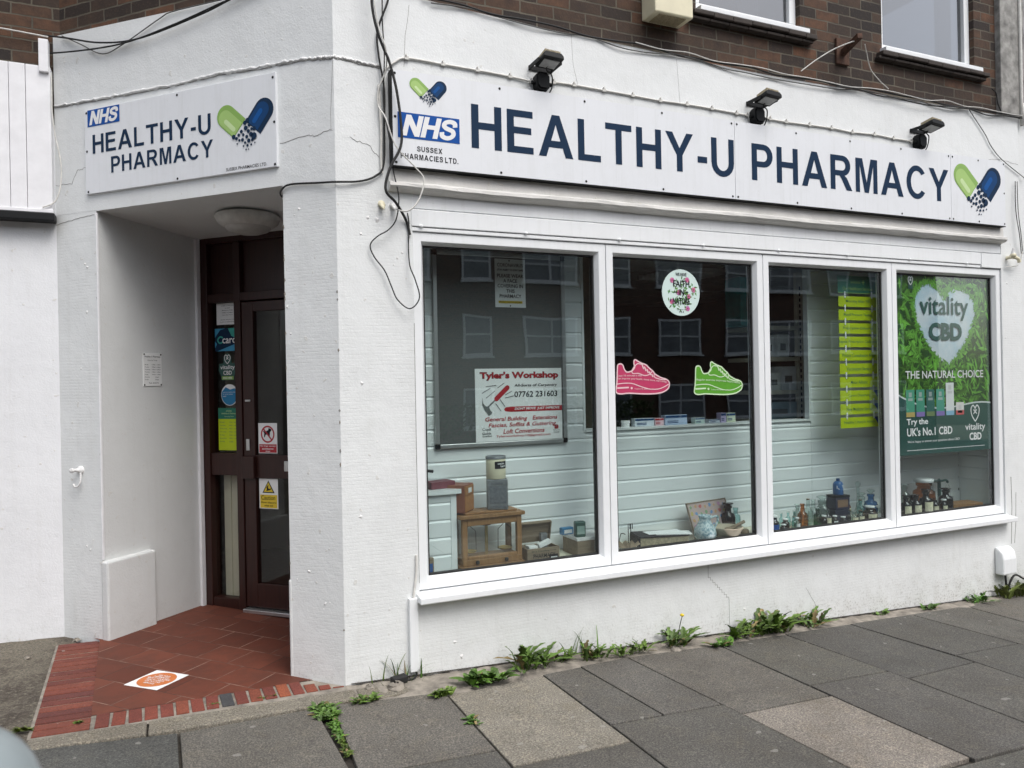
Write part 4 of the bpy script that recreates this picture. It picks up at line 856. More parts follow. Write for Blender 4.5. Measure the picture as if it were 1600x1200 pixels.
cable([(5.37, -.04, -.18), (5.38, -.05, -.11), (5.42, -.05, -.06), (5.485, -.04, -.05), (5.6, -.03, -.10), (5.75, -.03, -.16)], .011, 'rubber', 'black cable arching over the weeds at the right end of the wall')
# porch ceiling lamp
t = thing('porch_lamp', 'round off white bulkhead lamp on the porch ceiling', 'lamp', 'CH', (-.94, .42, 2.69))
mb = MB(); mb.lathe([(.192, 0), (.198, -.014), (.186, -.046), (.150, -.074), (.142, -.076)], (-.94, .42, 2.695), 32); part('housing', mb, MAT['lightring'], t)
mb = MB(); mb.lathe([(.142, -.074), (.126, -.094), (.082, -.110), (.03, -.116), (.001, -.117)], (-.94, .42, 2.695), 32); part('diffuser', mb, MAT['opal'], t)
# ------------------------------------------------------------------ doorway
DD = .84
mb = MB()
cbox(mb, -1.750, -1.672, DD, DD + .09, .03, 2.69); cbox(mb, -1.439, -1.383, DD + .004, DD + .09, .03, 2.645); cbox(mb, -1.672, -.35, DD, DD + .09, 2.645, 2.69)
cbox(mb, -1.672, -1.439, DD + .006, DD + .08, 2.225, 2.285); cbox(mb, -1.383, -.35, DD + .006, DD + .08, 2.225, 2.285)
cbox(mb, -1.672, -1.439, DD + .012, DD + .07, .99, 1.147); cbox(mb, -1.672, -1.439, DD + .008, DD + .08, .03, .115); cbox(mb, -.42, -.35, DD, DD + .09, .03, 2.225)
dsf = part('door_screen', mb, MAT['maho'], B_, .004)
mb = MB(); cbox(mb, -1.672, -1.439, DD + .05, DD + .054, .115, .99); cbox(mb, -1.672, -1.439, DD + .05, DD + .054, 1.147, 2.225); 
part('pane', mb, MAT['glassdoor'], dsf)
for a_, b_ in ((-1.672, -1.439), (-1.383, -.35)):
    mb = MB(); cbox(mb, a_, b_, DD + .045, DD + .06, 2.285, 2.645); part('transom_panel', mb, MAT['maho'], dsf)
mb = MB(); cbox(mb, -1.64, -1.44, DD + .10, DD + .105, .10, 1.0); cbox(mb, -1.60, -1.57, DD + .088, DD + .098, .10, 1.0); cbox(mb, -1.54, -1.51, DD + .09, DD + .099, .10, 1.0); part('blind_panel', mb, MAT['cream'], dsf)
mb = MB(); cbox(mb, -1.665, -1.44, DD + .16, DD + .17, 1.14, 2.23); part('backing_board', mb, simple('brown board', (.16, .14, .10), .8), dsf)
mb = MB(); d0, d1 = DD + .012, DD + .058
cbox(mb, -1.378, -1.281, d0, d1, .07, 2.214); cbox(mb, -1.281, -.43, d0, d1, 2.146, 2.214); cbox(mb, -1.281, -.43, d0 + .002, d1, .977, 1.139); cbox(mb, -1.281, -.43, d0, d1, .07, .239); cbox(mb, -.52, -.43, d0 - .002, d1, .239, 2.146)
dr = part('door', mb, MAT['maho'], B_, .004)
mb = MB(); cbox(mb, -1.281, -.52, DD + .032, DD + .036, .239, .977); cbox(mb, -1.281, -.52, DD + .032, DD + .036, 1.139, 2.146); part('pane', mb, MAT['glassdoor'], dr)
mb = MB(); cbox(mb, -1.382, -1.272, DD - .018, DD + .011, .972, 1.131); part('lock_box', mb, MAT['maho'], dr, .006)
mb = MB(); cbox(mb, -1.352, -1.322, DD + .004, DD + .011, 1.17, 1.25); part('lock_plate', mb, MAT['silver'], dr, .002); mb = MB(); cbox(mb, -1.354, -1.312, DD + .002, DD + .011, 1.513, 1.527); part('latch_plate', mb, MAT['silver'], dr, .002)
mb = MB(); cbox(mb, -1.032, -.95, DD + .004, DD + .0135, 1.03, 1.10); part('push_plate', mb, MAT['silver'], dr, .003)
mb = MB(); cbox(mb, -1.38, -.40, DD - .03, DD + .08, .035, .062); part('threshold', mb, MAT['silver'], B_, .004)
mb = MB(); cbox(mb, -1.86, -1.7255, .815, .838, 1.50, 1.60); part('switch_box', mb, MAT['beige'], B_, .003)
# dim shop behind the door
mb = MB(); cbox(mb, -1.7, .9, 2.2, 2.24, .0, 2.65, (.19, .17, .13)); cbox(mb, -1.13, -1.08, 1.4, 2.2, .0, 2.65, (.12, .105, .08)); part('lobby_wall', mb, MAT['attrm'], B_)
t = thing('framed_certificate', 'framed certificate on the lobby wall seen dimly through the door glass', 'picture', 'CH', (-.93, 2.2, 1.6))
mb = MB(); mb.box(-1.06, -.80, 2.17, 2.198, 1.45, 1.80); part('frame', mb, MAT['black'], t); mb = MB(); mb.box(-1.03, -.83, 2.165, 2.169, 1.48, 1.77); part('print', mb, MAT['card'], t)
t = thing('rope_barrier', 'dark red rope barrier hanging behind the lower door glass', 'rope', 'CH', (-1.0, 1.3, 0.06))
mb = MB(); mb.tube([(-1.16, 1.3, .95), (-1.12, 1.3, .60), (-1.03, 1.3, .40), (-.93, 1.3, .38), (-.84, 1.3, .52), (-.78, 1.3, .95)], .022, 8, 6); part('rope', mb, simple('dark red rope', (.09, .012, .02), .8, var=.2), t)
mb = MB(); mb.lathe([(.11, .06), (.10, .08), (.02, .10), (.02, .95), (.03, .97), (.001, 1.0)], (-1.19, 1.3, 0), 14); part('post', mb, MAT['brass'], t)
# notices on door and sidelight
YN = DD + .047
def sheet(name, x0, x1, z0, z1, y, mat, label, cat='notice', frame='FAC', th=.002, bevel=0):
    t = thing(name, label, cat, frame, ((x0 + x1) / 2, y, z0)); mb = MB(); mb.box(x0, x1, y, y + th, z0, z1); part('sheet', mb, MAT[mat], t, bevel); return t
t = sheet('paper_notice', -1.630, -1.442, 2.067, 2.221, YN, 'card', 'white paper notice at the top of the sidelight beside the door', frame='CH')
mb = MB(); lines(mb, ['Healthy-U Pharmacy', 'is open', 'Monday to Friday', '9.00am to 6.00pm', 'Saturday 9 to 1', '', 'please ring the bell', 'closed on bank holidays'], -1.60, -1.46, 2.205, .0075, .009, YN - .0015); part('lettering', mb, MAT['ink'], t)
t = sheet('c_card_sticker', -1.648, -1.444, 1.877, 2.040, YN, 'navy', 'square blue and teal ccard sticker on the sidelight', 'sticker', 'CH')
mb = MB(); b0 = (.05, .30, .50); b1 = (.04, .36, .30); y = YN - .001
mb.poly([(-1.648, 2.04), (-1.648, 1.975), (-1.60, 2.03), (-1.55, 2.04)], y, b0); mb.poly([(-1.53, 2.04), (-1.444, 2.04), (-1.444, 1.96), (-1.50, 1.985)], y, b1); mb.poly([(-1.63, 1.877), (-1.47, 1.925), (-1.46, 1.877)], y, b0); mb.poly([(-1.648, 1.95), (-1.648, 1.90), (-1.63, 1.93)], y, b0); part('pattern', mb, MAT['attr'], t)
mb = MB(); text(mb, 'card', -1.580, 1.932, -1.460, 1.985, y - .001, .012); part('lettering', mb, MAT['white'], t); mb = MB(); mb.poly(ribbon([(-1.575, 1.972), (-1.60, 1.98), (-1.622, 1.958), (-1.605, 1.935), (-1.578, 1.942)], .011), y - .001, b1); part('letter_c', mb, MAT['attr'], t)
def leafheart(mb, cx, cz, w, h, t, y):
    mb.poly(ribbon([(cx, cz + h * .30), (cx + w * .25, cz + h * .48), (cx + w * .5, cz + h * .25), (cx + w * .38, cz - h * .15), (cx, cz - h * .5)], t), y); mb.poly(ribbon([(cx, cz + h * .30), (cx - w * .25, cz + h * .48), (cx - w * .5, cz + h * .25), (cx - w * .38, cz - h * .15), (cx, cz - h * .5)], t), y - .0002)
    for a, b in ((0, .38), (.2, .22), (-.2, .22), (.2, -.05), (-.2, -.05)): mb.poly(ribbon([(cx, cz + h * .05), (cx + a * w * .6, cz + h * (.05 + b * .5)), (cx + a * w, cz + b * h)], t * .8), y - .0004)
t = thing('vitality_sticker', 'dark green vitality CBD sticker with a leaf heart on the sidelight', 'sticker', 'CH', (-1.54, YN, 1.668))
mb = MB(); mb.prism(arc(-1.54, 1.815, .036, .045, 0, 180, 10) + [(-1.576, 1.79), (-1.615, 1.785), (-1.62, 1.74), (-1.60, 1.70), (-1.595, 1.668), (-1.485, 1.668), (-1.48, 1.70), (-1.46, 1.74), (-1.463, 1.785), (-1.504, 1.79)][::1], YN, YN + .002); part('sheet', mb, MAT['deepgreen'], t)
mb = MB(); leafheart(mb, -1.54, 1.818, .052, .065, .005, YN - .001); text(mb, 'vitality', -1.605, 1.738, -1.475, 1.776, YN - .001, .012); text(mb, 'CBD', -1.578, 1.706, -1.502, 1.736, YN - .001, .02); part('lettering', mb, MAT['white'], t)
mb = MB(); mb.wall(-1.592, -1.488, 1.672, 1.696, YN - .0008); e = part('band', mb, MAT['pillgreen'], t); mb = MB(); text(mb, 'SOLD HERE', -1.58, 1.677, -1.50, 1.691, YN - .0016, .02); part('lettering', mb, MAT['white'], e)
t = thing('round_blue_sticker', 'round blue sticker with white waves on the sidelight glass', 'sticker', 'CH', (-1.527, YN, 1.486))
mb = MB(); mb.prism(arc(-1.527, 1.562, .074, .077, 0, 350, 30), YN, YN + .002); part('sheet', mb, MAT['card'], t)
mb = MB(); mb.poly(arc(-1.527, 1.562, .070, .073, 160, 372, 20) + [(-1.48, 1.61), (-1.52, 1.60), (-1.56, 1.618)], YN - .001, (.02, .20, .40)); part('pattern', mb, MAT['attr'], t)
mb = MB(); lines(mb, ['working in partnership', 'for better patient', 'health'], -1.585, -1.475, 1.585, .008, .006, YN - .002, center=False); part('lettering', mb, MAT['white'], t)
t = sheet('opening_times_poster', -1.632, -1.440, 1.165, 1.468, YN, 'lime', 'lime green opening times poster with dark green heading at the bottom of the upper sidelight', 'poster', 'CH')
mb = MB(); mb.wall(-1.632, -1.440, 1.39, 1.468, YN - .001); e = part('heading', mb, MAT['cbg'], t)
mb = MB(); text(mb, 'avicenna', -1.56, 1.443, -1.51, 1.453, YN - .002, .01); text(mb, 'Healthy-U Pharmacy', -1.60, 1.422, -1.46, 1.434, YN - .002, .006); text(mb, 'Opening Times', -1.575, 1.402, -1.49, 1.411, YN - .002); part('lettering', mb, MAT['pillpale'], e)
mb = MB()
for k, dname in enumerate(['Monday', 'Tuesday', 'Wednesday', 'Thursday', 'Friday', 'Saturday', 'Sunday']):
    z = 1.368 - k * .023; text(mb, dname, -1.62, z - .008, -1.62 + .0075 * len(dname), z + .003, YN - .001)
    text(mb, '9.00am - 6.00pm' if k < 5 else ('9.00am - 1.00pm' if k == 5 else 'CLOSED'), -1.535, z - .008, -1.46 if k < 6 else -1.50, z + .002, YN - .001)
part('lettering', mb, MAT['cbg'], t)
YD = DD + .029
t = sheet('no_dogs_sign', -1.264, -1.104, 1.150, 1.361, YD, 'card', 'white sign with a crossed-out dog in a red ring on the door glass', 'sign', 'CH')
mb = MB(); o = arc(-1.184, 1.283, .058, .060, 0, 350, 36); i_ = arc(-1.184, 1.283, .047, .049, 0, 350, 36); n = len(o)
mb.add([(a, YD - .001, b) for a, b in o + i_], [(k, (k + 1) % n, n + (k + 1) % n, n + k) for k in range(n)]); mb.poly([(-1.222, 1.318), (-1.215, 1.325), (-1.146, 1.248), (-1.153, 1.241)], YD - .003)
mb.wall(-1.258, -1.110, 1.155, 1.213, YD - .001); part('red_marks', mb, MAT['red'], t)
mb = MB(); mb.poly([(-1.215, 1.262), (-1.208, 1.262), (-1.200, 1.280), (-1.178, 1.281), (-1.174, 1.262), (-1.167, 1.262), (-1.163, 1.298), (-1.150, 1.310), (-1.154, 1.320), (-1.168, 1.324), (-1.172, 1.330), (-1.178, 1.312), (-1.206, 1.300), (-1.218, 1.308), (-1.222, 1.305), (-1.212, 1.29)], YD - .002); part('dog_silhouette', mb, MAT['ink'], t)
mb = MB(); lines(mb, ['No dogs except', 'assistance', 'dogs'], -1.252, -1.116, 1.207, .013, .0055, YD - .002, .012); part('lettering', mb, MAT['white'], t)
t = sheet('slippery_floor_sign', -1.266, -1.106, .763, .972, YD, 'card', 'white and yellow sign reading Caution floor slippery when wet on the lower door glass', 'sign', 'CH')
mb = MB(); mb.poly([(-1.238, .873), (-1.134, .873), (-1.186, .960)], YD - .001); part('warning_triangle', mb, MAT['ink'], t)
mb = MB(); mb.poly([(-1.226, .880), (-1.146, .880), (-1.186, .948)], YD - .002); mb.wall(-1.258, -1.114, .768, .860, YD - .001); part('yellow_field', mb, MAT['yellow'], t)
mb = MB(); text(mb, 'Caution', -1.248, .825, -1.130, .855, YD - .002, .006); lines(mb, ['Floor slippery', 'when wet'], -1.25, -1.12, .812, .014, .006, YD - .002, .01); mb.poly([(-1.205, .886), (-1.17, .893), (-1.158, .905), (-1.168, .905), (-1.18, .9), (-1.19, .915), (-1.182, .925), (-1.19, .927), (-1.203, .912), (-1.197, .9)], YD - .003); part('lettering', mb, MAT['ink'], t)
t = sheet('open_tag', -1.012, -.93, 1.70, 1.83, YD, 'card', 'white tag with a black disc on the door glass, half hidden by the pier', 'notice', 'CH')
mb = MB(); mb.disc(-.965, 1.76, .030, YD - .001); part('disc', mb, MAT['ink'], t)
t = sheet('hours_plate', .333, .487, 1.634, 1.853, -.004, 'card', 'small white opening hours plate screwed to the porch wall', 'plate', 'REV', .004, .001)
mb = MB(); text(mb, 'Healthy-U Pharmacy', .345, 1.822, .476, 1.836, -.0055, .008); text(mb, 'Opening Times', .368, 1.800, .448, 1.810, -.0055)
for k, dname in enumerate(['Monday', 'Tuesday', 'Wednesday', 'Thursday', 'Friday', 'Saturday', 'Sunday']):
    z = 1.772 - k * .0165; text(mb, dname, .345, z, .345 + .0048 * len(dname), z + .008, -.0055, .006)
    text(mb, '9.00am - 6.00pm' if k < 5 else 'Closed', .402 if k < 5 else .43, z, .476 if k < 5 else .458, z + .008, -.0055, .006)
text(mb, 'Tel. 01273', .375, 1.650, .455, 1.659, -.0055, .006); part('lettering', mb, MAT['ink'], t)
mb = MB(); [mb.disc(a, b, .006, -.0056, n=10) for a in (.341, .479) for b in (1.642, 1.845)]; part('screw', mb, MAT['black'], t)
# floor sticker in the porch
c0 = [(-1.085, .427), (-.928, .591), (-.766, .456), (-.922, .261)]; C0 = Vector((-.925, .434, 0)); ex = (Vector((*c0[2], 0)) - Vector((*c0[1], 0))); ey = (Vector((*c0[1], 0)) - Vector((*c0[0], 0)))
def fl(a, b, dz):  # a,b in -.5...5
    q = C0 + ex * a + ey * b; return (q.x, q.y, pz(q.x, q.y) + dz)
t = thing('floor_sticker', 'white floor sticker with an orange disc of lettering on the porch tiles', 'sticker', 'FAC', fl(0, 0, 0))
mb = MB(); mb.quad(fl(-.5, -.5, .003), fl(.5, -.5, .003), fl(.5, .5, .003), fl(-.5, .5, .003)); part('sheet', mb, MAT['card'], t)
mb = MB(); mb.quad(*[fl(.44 * math.cos(6.2832 * k / 36), .44 * math.sin(6.2832 * k / 36), .0042) for k in range(36)]); part('disc', mb, MAT['orange'], t)
mb = MB(); q = MB(); lines(q, ['ASK YOUR', 'PHARMACIST', 'ABOUT YOUR FREE', 'HEALTH CHECK', 'OR FLU JAB', 'SERVICE'], -.34, .34, .27, .065, .03, 0, .02)
mb.add([fl(v.x, v.z, .0054) for v in q.v], q.f); part('lettering', mb, MAT['white'], t)

# ------------------------------------------------------------------ things in the window
YB = YP - .012
t = thing('notice_board', 'charcoal felt notice board with aluminium frame on the cladding in the left pane', 'notice board', 'FAC', (1.1, YB, 1.21))
mb = MB(); mb.box(.675, 1.545, YB - .012, YB, 1.232, 2.412); part('felt', mb, MAT['felt'], t)
mb = MB(); x0, x1, z0, z1 = .652, 1.566, 1.208, 2.436
mb.box(x0 + .03, x1 - .03, YB - .022, YB, z0, z0 + .026); mb.box(x0 + .03, x1 - .03, YB - .022, YB, z1 - .026, z1); mb.box(x0, x0 + .026, YB - .022, YB, z0 + .03, z1 - .03); mb.box(x1 - .026, x1, YB - .022, YB, z0 + .03, z1 - .03); part('frame', mb, MAT['silver'], t, .003)
mb = MB()
for a in (x0 - .002, x1 - .03):
    for b in (z0 - .002, z1 - .03): mb.box(a, a + .032, YB - .025, YB, b, b + .032)
part('corner_cap', mb, MAT['black'], t, .006)
YS = YB - .016
t = sheet('face_covering_notice', 1.068, 1.281, 2.092, 2.402, YS, 'card', 'white Coronavirus notice asking for a face covering, high on the notice board')
mb = MB(); text(mb, 'CORONAVIRUS', 1.085, 2.352, 1.264, 2.374, YS - .002, .004); text(mb, 'STAY ALERT TO STAY SAFE', 1.085, 2.326, 1.264, 2.338, YS - .002, .03)
for k, (r, a, b) in enumerate([('PLEASE WEAR', 1.083, 1.266), ('A FACE', 1.125, 1.222), ('COVERING IN', 1.085, 1.263), ('THIS', 1.145, 1.203), ('PHARMACY', 1.098, 1.250)]): text(mb, r, a, 2.283 - k * .0325, b, 2.306 - k * .0325, YS - .002, .012)
mb.disc(1.168, 2.391, .005, YS - .002, n=8); mb.disc(1.172, 2.102, .005, YS - .002, n=8); part('lettering', mb, MAT['ink'], t)
mb = MB(); mb.wall(1.09, 1.258, 2.118, 2.134, YS - .001); e = part('yellow_band', mb, MAT['yellow'], t); mb = MB(); text(mb, 'PROTECT YOUR STAFF & OTHERS', 1.097, 2.122, 1.25, 2.130, YS - .002, .02); part('lettering', mb, MAT['ink'], e)
t = sheet('carpentry_poster', .918, 1.530, 1.236, 1.700, YS, 'card', 'white poster with red lettering for Tylers Workshop and a hammer drawing, on the notice board', 'poster')
X = lambda p: .918 + .612 * p; Z = lambda q: 1.236 + .464 * q; y = YS - .002
def ptext(mb, s, a, b, c, d, bold=.01, shear=0, yy=None): text(mb, s, X(a), Z(b), X(c), Z(d), yy or y, bold, shear)
mb = MB(); ptext(mb, "Tyler's Workshop", .052, .835, .962, .958, .05, 0, y + .0008); part('lettering_shadow', mb, MAT['ink'], t)
mb = MB(); ptext(mb, "Tyler's Workshop", .058, .842, .956, .952, .03); ptext(mb, 'General Building', .105, .262, .585, .335, .015, .2); ptext(mb, 'Extensions', .645, .28, .94, .338, .015, .2); ptext(mb, 'Fascias, Soffits & Guttering', .14, .18, .925, .252, .015, .2); ptext(mb, 'Loft Conversions', .305, .10, .785, .165, .015, .2); ptext(mb, 'Tylerworkshop10@gmail.com', .225, .045, .855, .085, .01, .1); part('lettering', mb, MAT['red'], t)
mb = MB(); mb.poly([(X(.93), Z(.472)), (X(1.0), Z(.472)), (X(1.0), Z(.40)), (X(.40), Z(.40))] + [(X(.37) + .03 * math.cos(a), Z(.436) + .0167 * math.sin(a)) for a in [4.0, 3.5, 3.14, 2.7, 2.2]] + [(X(.40), Z(.472))], y + .0008); mb.wall(X(.905), X(.95), Z(.14), Z(.195), y); mb.poly(stadium((X(.36), Z(.735)), (X(.235), Z(.585)), .0155), y); part('red_marks', mb, MAT['red'], t)
mb = MB(); ptext(mb, 'All-Sorts of Carpentry', .44, .735, .945, .785, .016, .12); ptext(mb, '07762 231603', .44, .60, .945, .682, .016, .05); ptext(mb, 'City&', .07, .145, .17, .19, .004); ptext(mb, 'Guilds', .07, .10, .17, .135, .004); ptext(mb, 'Qualified', .07, .065, .175, .09, .004); ptext(mb, 'Find us on', .89, .115, .965, .13, .01); ptext(mb, 'Facebook', .895, .085, .96, .1, .01); part('black_lettering', mb, MAT['ink'], t)
mb = MB(); ptext(mb, 'DONT MOVE  JUST IMPROVE', .44, .415, .97, .458, .03, .15); ptext(mb, 'f', .918, .15, .938, .19, .03); part('white_lettering', mb, MAT['white'], t)
mb = MB(); mb.poly(stadium((X(.235), Z(.585)), (X(.135), Z(.47)), .005), y + .0004); mb.poly([(X(a), Z(b)) for a, b in [(.075, .615), (.085, .53), (.11, .49), (.15, .475), (.165, .43), (.185, .40), (.175, .375), (.145, .355), (.13, .385), (.10, .44), (.075, .50)]], y)
for a, b, c, d in [(.12, .755, .235, .77), (.25, .735, .325, .80), (.075, .665, .165, .73), (.12, .60, .215, .69), (.335, .635, .41, .685), (.335, .595, .43, .62), (.275, .575, .33, .475), (.225, .52, .285, .415)]: mb.poly(stadium((X(a), Z(b)), (X(c), Z(d)), .0022, 3), y)
part('hammer_and_nails', mb, MAT['grey'], t)
# round sticker and shoes on the glass
YW = YG - .0025
t = thing('faith_in_nature_sticker', 'round pale sticker reading We have faith in nature among pink flowers on the second pane', 'sticker', 'FAC', (2.268, YW, 2.03))
mb = MB(); mb.prism(arc(2.268, 2.183, .151, .154, 0, 352, 44), YW, YW + .0015); part('sheet', mb, simple('pale mint vinyl', (.62, .76, .72), .4, var=.02), t)
mb = MB(); rr = random.Random(4); y = YW - .0008
def flower(x, z, r, c):
    for k in range(6): mb.poly(arc(x + r * .55 * math.cos(k * 1.047), z + r * .55 * math.sin(k * 1.047), r * .55, r * .55, 0, 330, 8), y - .0001 * k, [q * rr.uniform(.7, 1.2) for q in c])
    mb.poly(arc(x, z, r * .3, r * .3, 0, 330, 8), y - .0009, (.3, .03, .12))
def lf(x, z, a, l, c): mb.poly([(x, z), (x + l * .5 * math.cos(a + .35), z + l * .5 * math.sin(a + .35)), (x + l * math.cos(a), z + l * math.sin(a)), (x + l * .5 * math.cos(a - .35), z + l * .5 * math.sin(a - .35))], y - .0001 * rr.randint(0, 4), c)
for x, z in [(-.07, .08), (.05, .085), (.10, .02), (-.02, .0), (.06, -.025), (-.075, -.06), (.05, -.105)]: flower(2.268 + x, 2.183 + z, .017, (.55, .17, .33))
for k in range(95):
    a = rr.uniform(0, 6.28); r = rr.uniform(.03, .115); lf(2.268 + r * math.cos(a), 2.183 + r * math.sin(a) * .95 - .005, rr.uniform(0, 6.28), rr.uniform(.018, .034), [q * rr.uniform(.6, 1.2) for q in (.09, .24, .05)])
part('flowers', mb, MAT['attr'], t)
mb = MB(); y = YW - .0025; text(mb, 'WE HAVE', 2.225, 2.292, 2.312, 2.314, y, .02); text(mb, 'FAITH', 2.205, 2.22, 2.335, 2.264, y, .018); text(mb, 'IN', 2.248, 2.165, 2.292, 2.205, y, .03); text(mb, 'NATURE', 2.200, 2.105, 2.335, 2.148, y, .02)
mb.wall(2.215, 2.24, 2.182, 2.188, y); mb.wall(2.30, 2.325, 2.182, 2.188, y); text(mb, 'faithinnature.co.uk', 2.232, 2.068, 2.304, 2.074, y, .02); [mb.disc(2.254 + k * .014, 2.055, .004, y, n=8) for k in range(3)]; part('lettering', mb, MAT['ink'], t)
SH = [(.0, .10), (.03, .035), (.10, .015), (.22, .03), (.33, .02), (.5, .0), (.70, -.005), (.86, .03), (.97, .13), (1.0, .26), (.985, .36), (.93, .42), (.85, .46), (.77, .53), (.72, .59), (.69, .665), (.64, .73), (.60, .79), (.56, .85), (.48, .90), (.42, .95), (.37, 1.0), (.345, .975), (.34, .88), (.355, .80), (.335, .73), (.29, .67), (.235, .645), (.19, .66), (.16, .74), (.14, .83), (.115, .875), (.075, .88), (.045, .84), (.035, .70), (.03, .5), (.02, .30)]
def shoe(x0, x1, z0, z1, mat, pale, label, rows):
    t = thing('shoe_sticker', label, 'sticker', 'FAC', (x0, YW, z0)); f = lambda p: [(x0 + a * (x1 - x0), z0 + b * (z1 - z0)) for a, b in p]
    mb = MB(); mb.prism(f(SH), YW, YW + .0015); part('sheet', mb, mat, t)
    mb = MB(); y = YW - .0008; k = .010
    mb.poly(ribbon(f(SH + SH[:1]), .0085), y)
    for ln in ([(.025, .30), (.15, .32), (.30, .31), (.45, .22), (.62, .135), (.78, .13), (.90, .19), (.985, .27)], [(.345, .80), (.30, .68), (.32, .60), (.42, .60), (.52, .54), (.60, .55), (.66, .62), (.685, .68)], [(.72, .60), (.71, .53), (.73, .47), (.80, .43), (.88, .40), (.94, .41)], [(.345, .80), (.40, .88), (.44, .88), (.50, .86)]): mb.poly(ribbon(f(ln), .006), y - .0004)
    for q in range(5): mb.poly(stadium(f([(.49 + q * .045, .86 - q * .075)])[0], f([(.515 + q * .043, .74 - q * .06)])[0], .0045, 4), y - .0008)
    mb.poly(stadium(f([(.035, .185)])[0], f([(.23, .195)])[0], .005, 4), y); mb.poly(arc(*f([(.29, .175)])[0], .008, .008, 0, 340, 10), y)
    for txt, a, b, c, d, cv in rows:
        text(mb, txt, *f([(a, b)])[0], *f([(c, d)])[0], y - .001, .008, arcfn=lambda px, pzz: (px, pzz - cv * ((px - x0) / (x1 - x0)) ** 2 * (z1 - z0)))
    part('outline_and_lettering', mb, pale, t)
PK_ = simple('pink vinyl', (.50, .045, .125), .4, var=.05, scale=30); PKP = simple('pale pink print', (.80, .58, .60), .4, var=.02); GN_ = simple('leaf green vinyl', (.10, .33, .028), .4, var=.05, scale=30); GNP = simple('pale green print', (.60, .78, .52), .4, var=.02)
shoe(1.750, 2.160, 1.520, 1.740, PK_, PKP, 'pink trainer-shaped sticker with white lacing lines on the second pane', [('Just 10 minutes a day', .05, .50, .48, .57, .0), ('can improve your health, move more, start today', .04, .42, .95, .49, .14), ('Trainers for better health', .34, .14, .70, .18, .06)])
shoe(2.358, 2.763, 1.502, 1.722, GN_, GNP, 'green trainer-shaped sticker with white lacing lines on the second pane', [('Regular exercise improves heart health', .05, .42, .95, .50, .14), ('Trainers for better health', .34, .14, .70, .18, .06)])
# services sign hanging in the third pane
y = .15
t = thing('services_sign', 'hanging lime green services sign with ten slats and green header in the third pane', 'sign', 'FAC', (3.98, y, 1.21))
mb = MB(); mb.box(3.774, 4.182, y, y + .004, 2.238, 2.372); h_ = part('header_panel', mb, MAT['cbg'], t)
mb = MB(); text(mb, 'avicenna', 3.905, 2.315, 4.005, 2.335, y - .001, .006); mb.wall(4.02, 4.05, 2.322, 2.329, y - .001); mb.wall(4.0315, 4.0385, 2.3295, 2.342, y - .001); mb.wall(4.0315, 4.0385, 2.309, 2.3215, y - .001); text(mb, 'Our Healthcare Services', 3.82, 2.264, 4.13, 2.287, y - .001, .006); mb.wall(3.774, 4.182, 2.2385, 2.2425, y - .001); part('lettering', mb, MAT['pilllime'], h_)
mb = MB()
for k, s in enumerate(['Morning After Pill', 'Blood Pressure Testing', 'Prescription Deliveries', 'Repeat Prescription Collection', 'Private Consultation Area', 'Vaccination Service', 'Minor Ailment', 'Carers Dispensing', 'New Medicine Service', 'Healthy Lifestyle Advice']):
    z0 = 2.136 - k * .1023; q = MB(); q.box(3.778, 4.182, y, y + .004, z0, z0 + .080); p_ = part('slat', q, MAT['lime'], t)
    q = MB(); wd = .0135 * len(s); xc = 3.975; text(q, s, xc - wd / 2, z0 + .027, xc + wd / 2, z0 + .053, y - .001, .002); part('lettering', q, MAT['cbg'], p_)
    if k > 6: q = MB(); q.poly([(4.12, z0 + .0795), (4.182, z0 + .0795), (4.182, z0 + .004)], y - .001); part('corner_flash', q, MAT['nhs'], p_)
    for x in (3.842, 4.122): mb.box(x - .006, x + .006, y - .003, y - .0005, z0 + .066, z0 + .117)
part('link', mb, MAT['white'], t)
# CBD poster in the fourth pane
y = .066
px = lambda x: 4.29 + (x - 4.234) * 1.0121; pzz = lambda z: .985 + (z - .996) * 1.0135
t = thing('vitality_poster', 'tall green vitality CBD poster with a leafy heart behind the right pane', 'poster', 'FAC', (4.83, y, .985))
mb = MB(); mb.box(4.288, 5.365, y, y + .002, .985, 2.432); part('sheet', mb, simple('dark leaf print', (.025, .085, .018), .45, var=.3, scale=25), t)
HT = lambda a: (16 * math.sin(a) ** 3 / 34, (13 * math.cos(a) - 5 * math.cos(2 * a) - 2 * math.cos(3 * a) - math.cos(4 * a)) / 29)
hx, hz_, hw, hh = 4.768, 1.985, .715, .66; rr = random.Random(12)
HP = [(380, 268), (352, 218), (315, 182), (270, 165), (225, 195), (195, 245), (188, 300), (200, 375), (228, 455), (265, 535), (310, 605), (355, 650), (400, 685), (445, 640), (490, 575), (530, 500), (560, 420), (577, 345), (570, 285), (540, 235), (495, 200), (450, 190), (410, 215)]
heart = []
for i in range(len(HP)):
    for k in range(3):
        a, b = HP[i], HP[(i + 1) % len(HP)]; u_, v_ = a[0] + (b[0] - a[0]) * k / 3, a[1] + (b[1] - a[1]) * k / 3
        heart.append((px(4.065 + .00184 * u_), pzz(2.527 - .001255 * v_ + .0000263 * u_)))
def inside(x, z):
    c = False; j = len(heart) - 1
    for i in range(len(heart)):
        if (heart[i][1] > z) != (heart[j][1] > z) and x < (heart[j][0] - heart[i][0]) * (z - heart[i][1]) / (heart[j][1] - heart[i][1]) + heart[i][0]: c = not c
        j = i
    return c
mb = MB()
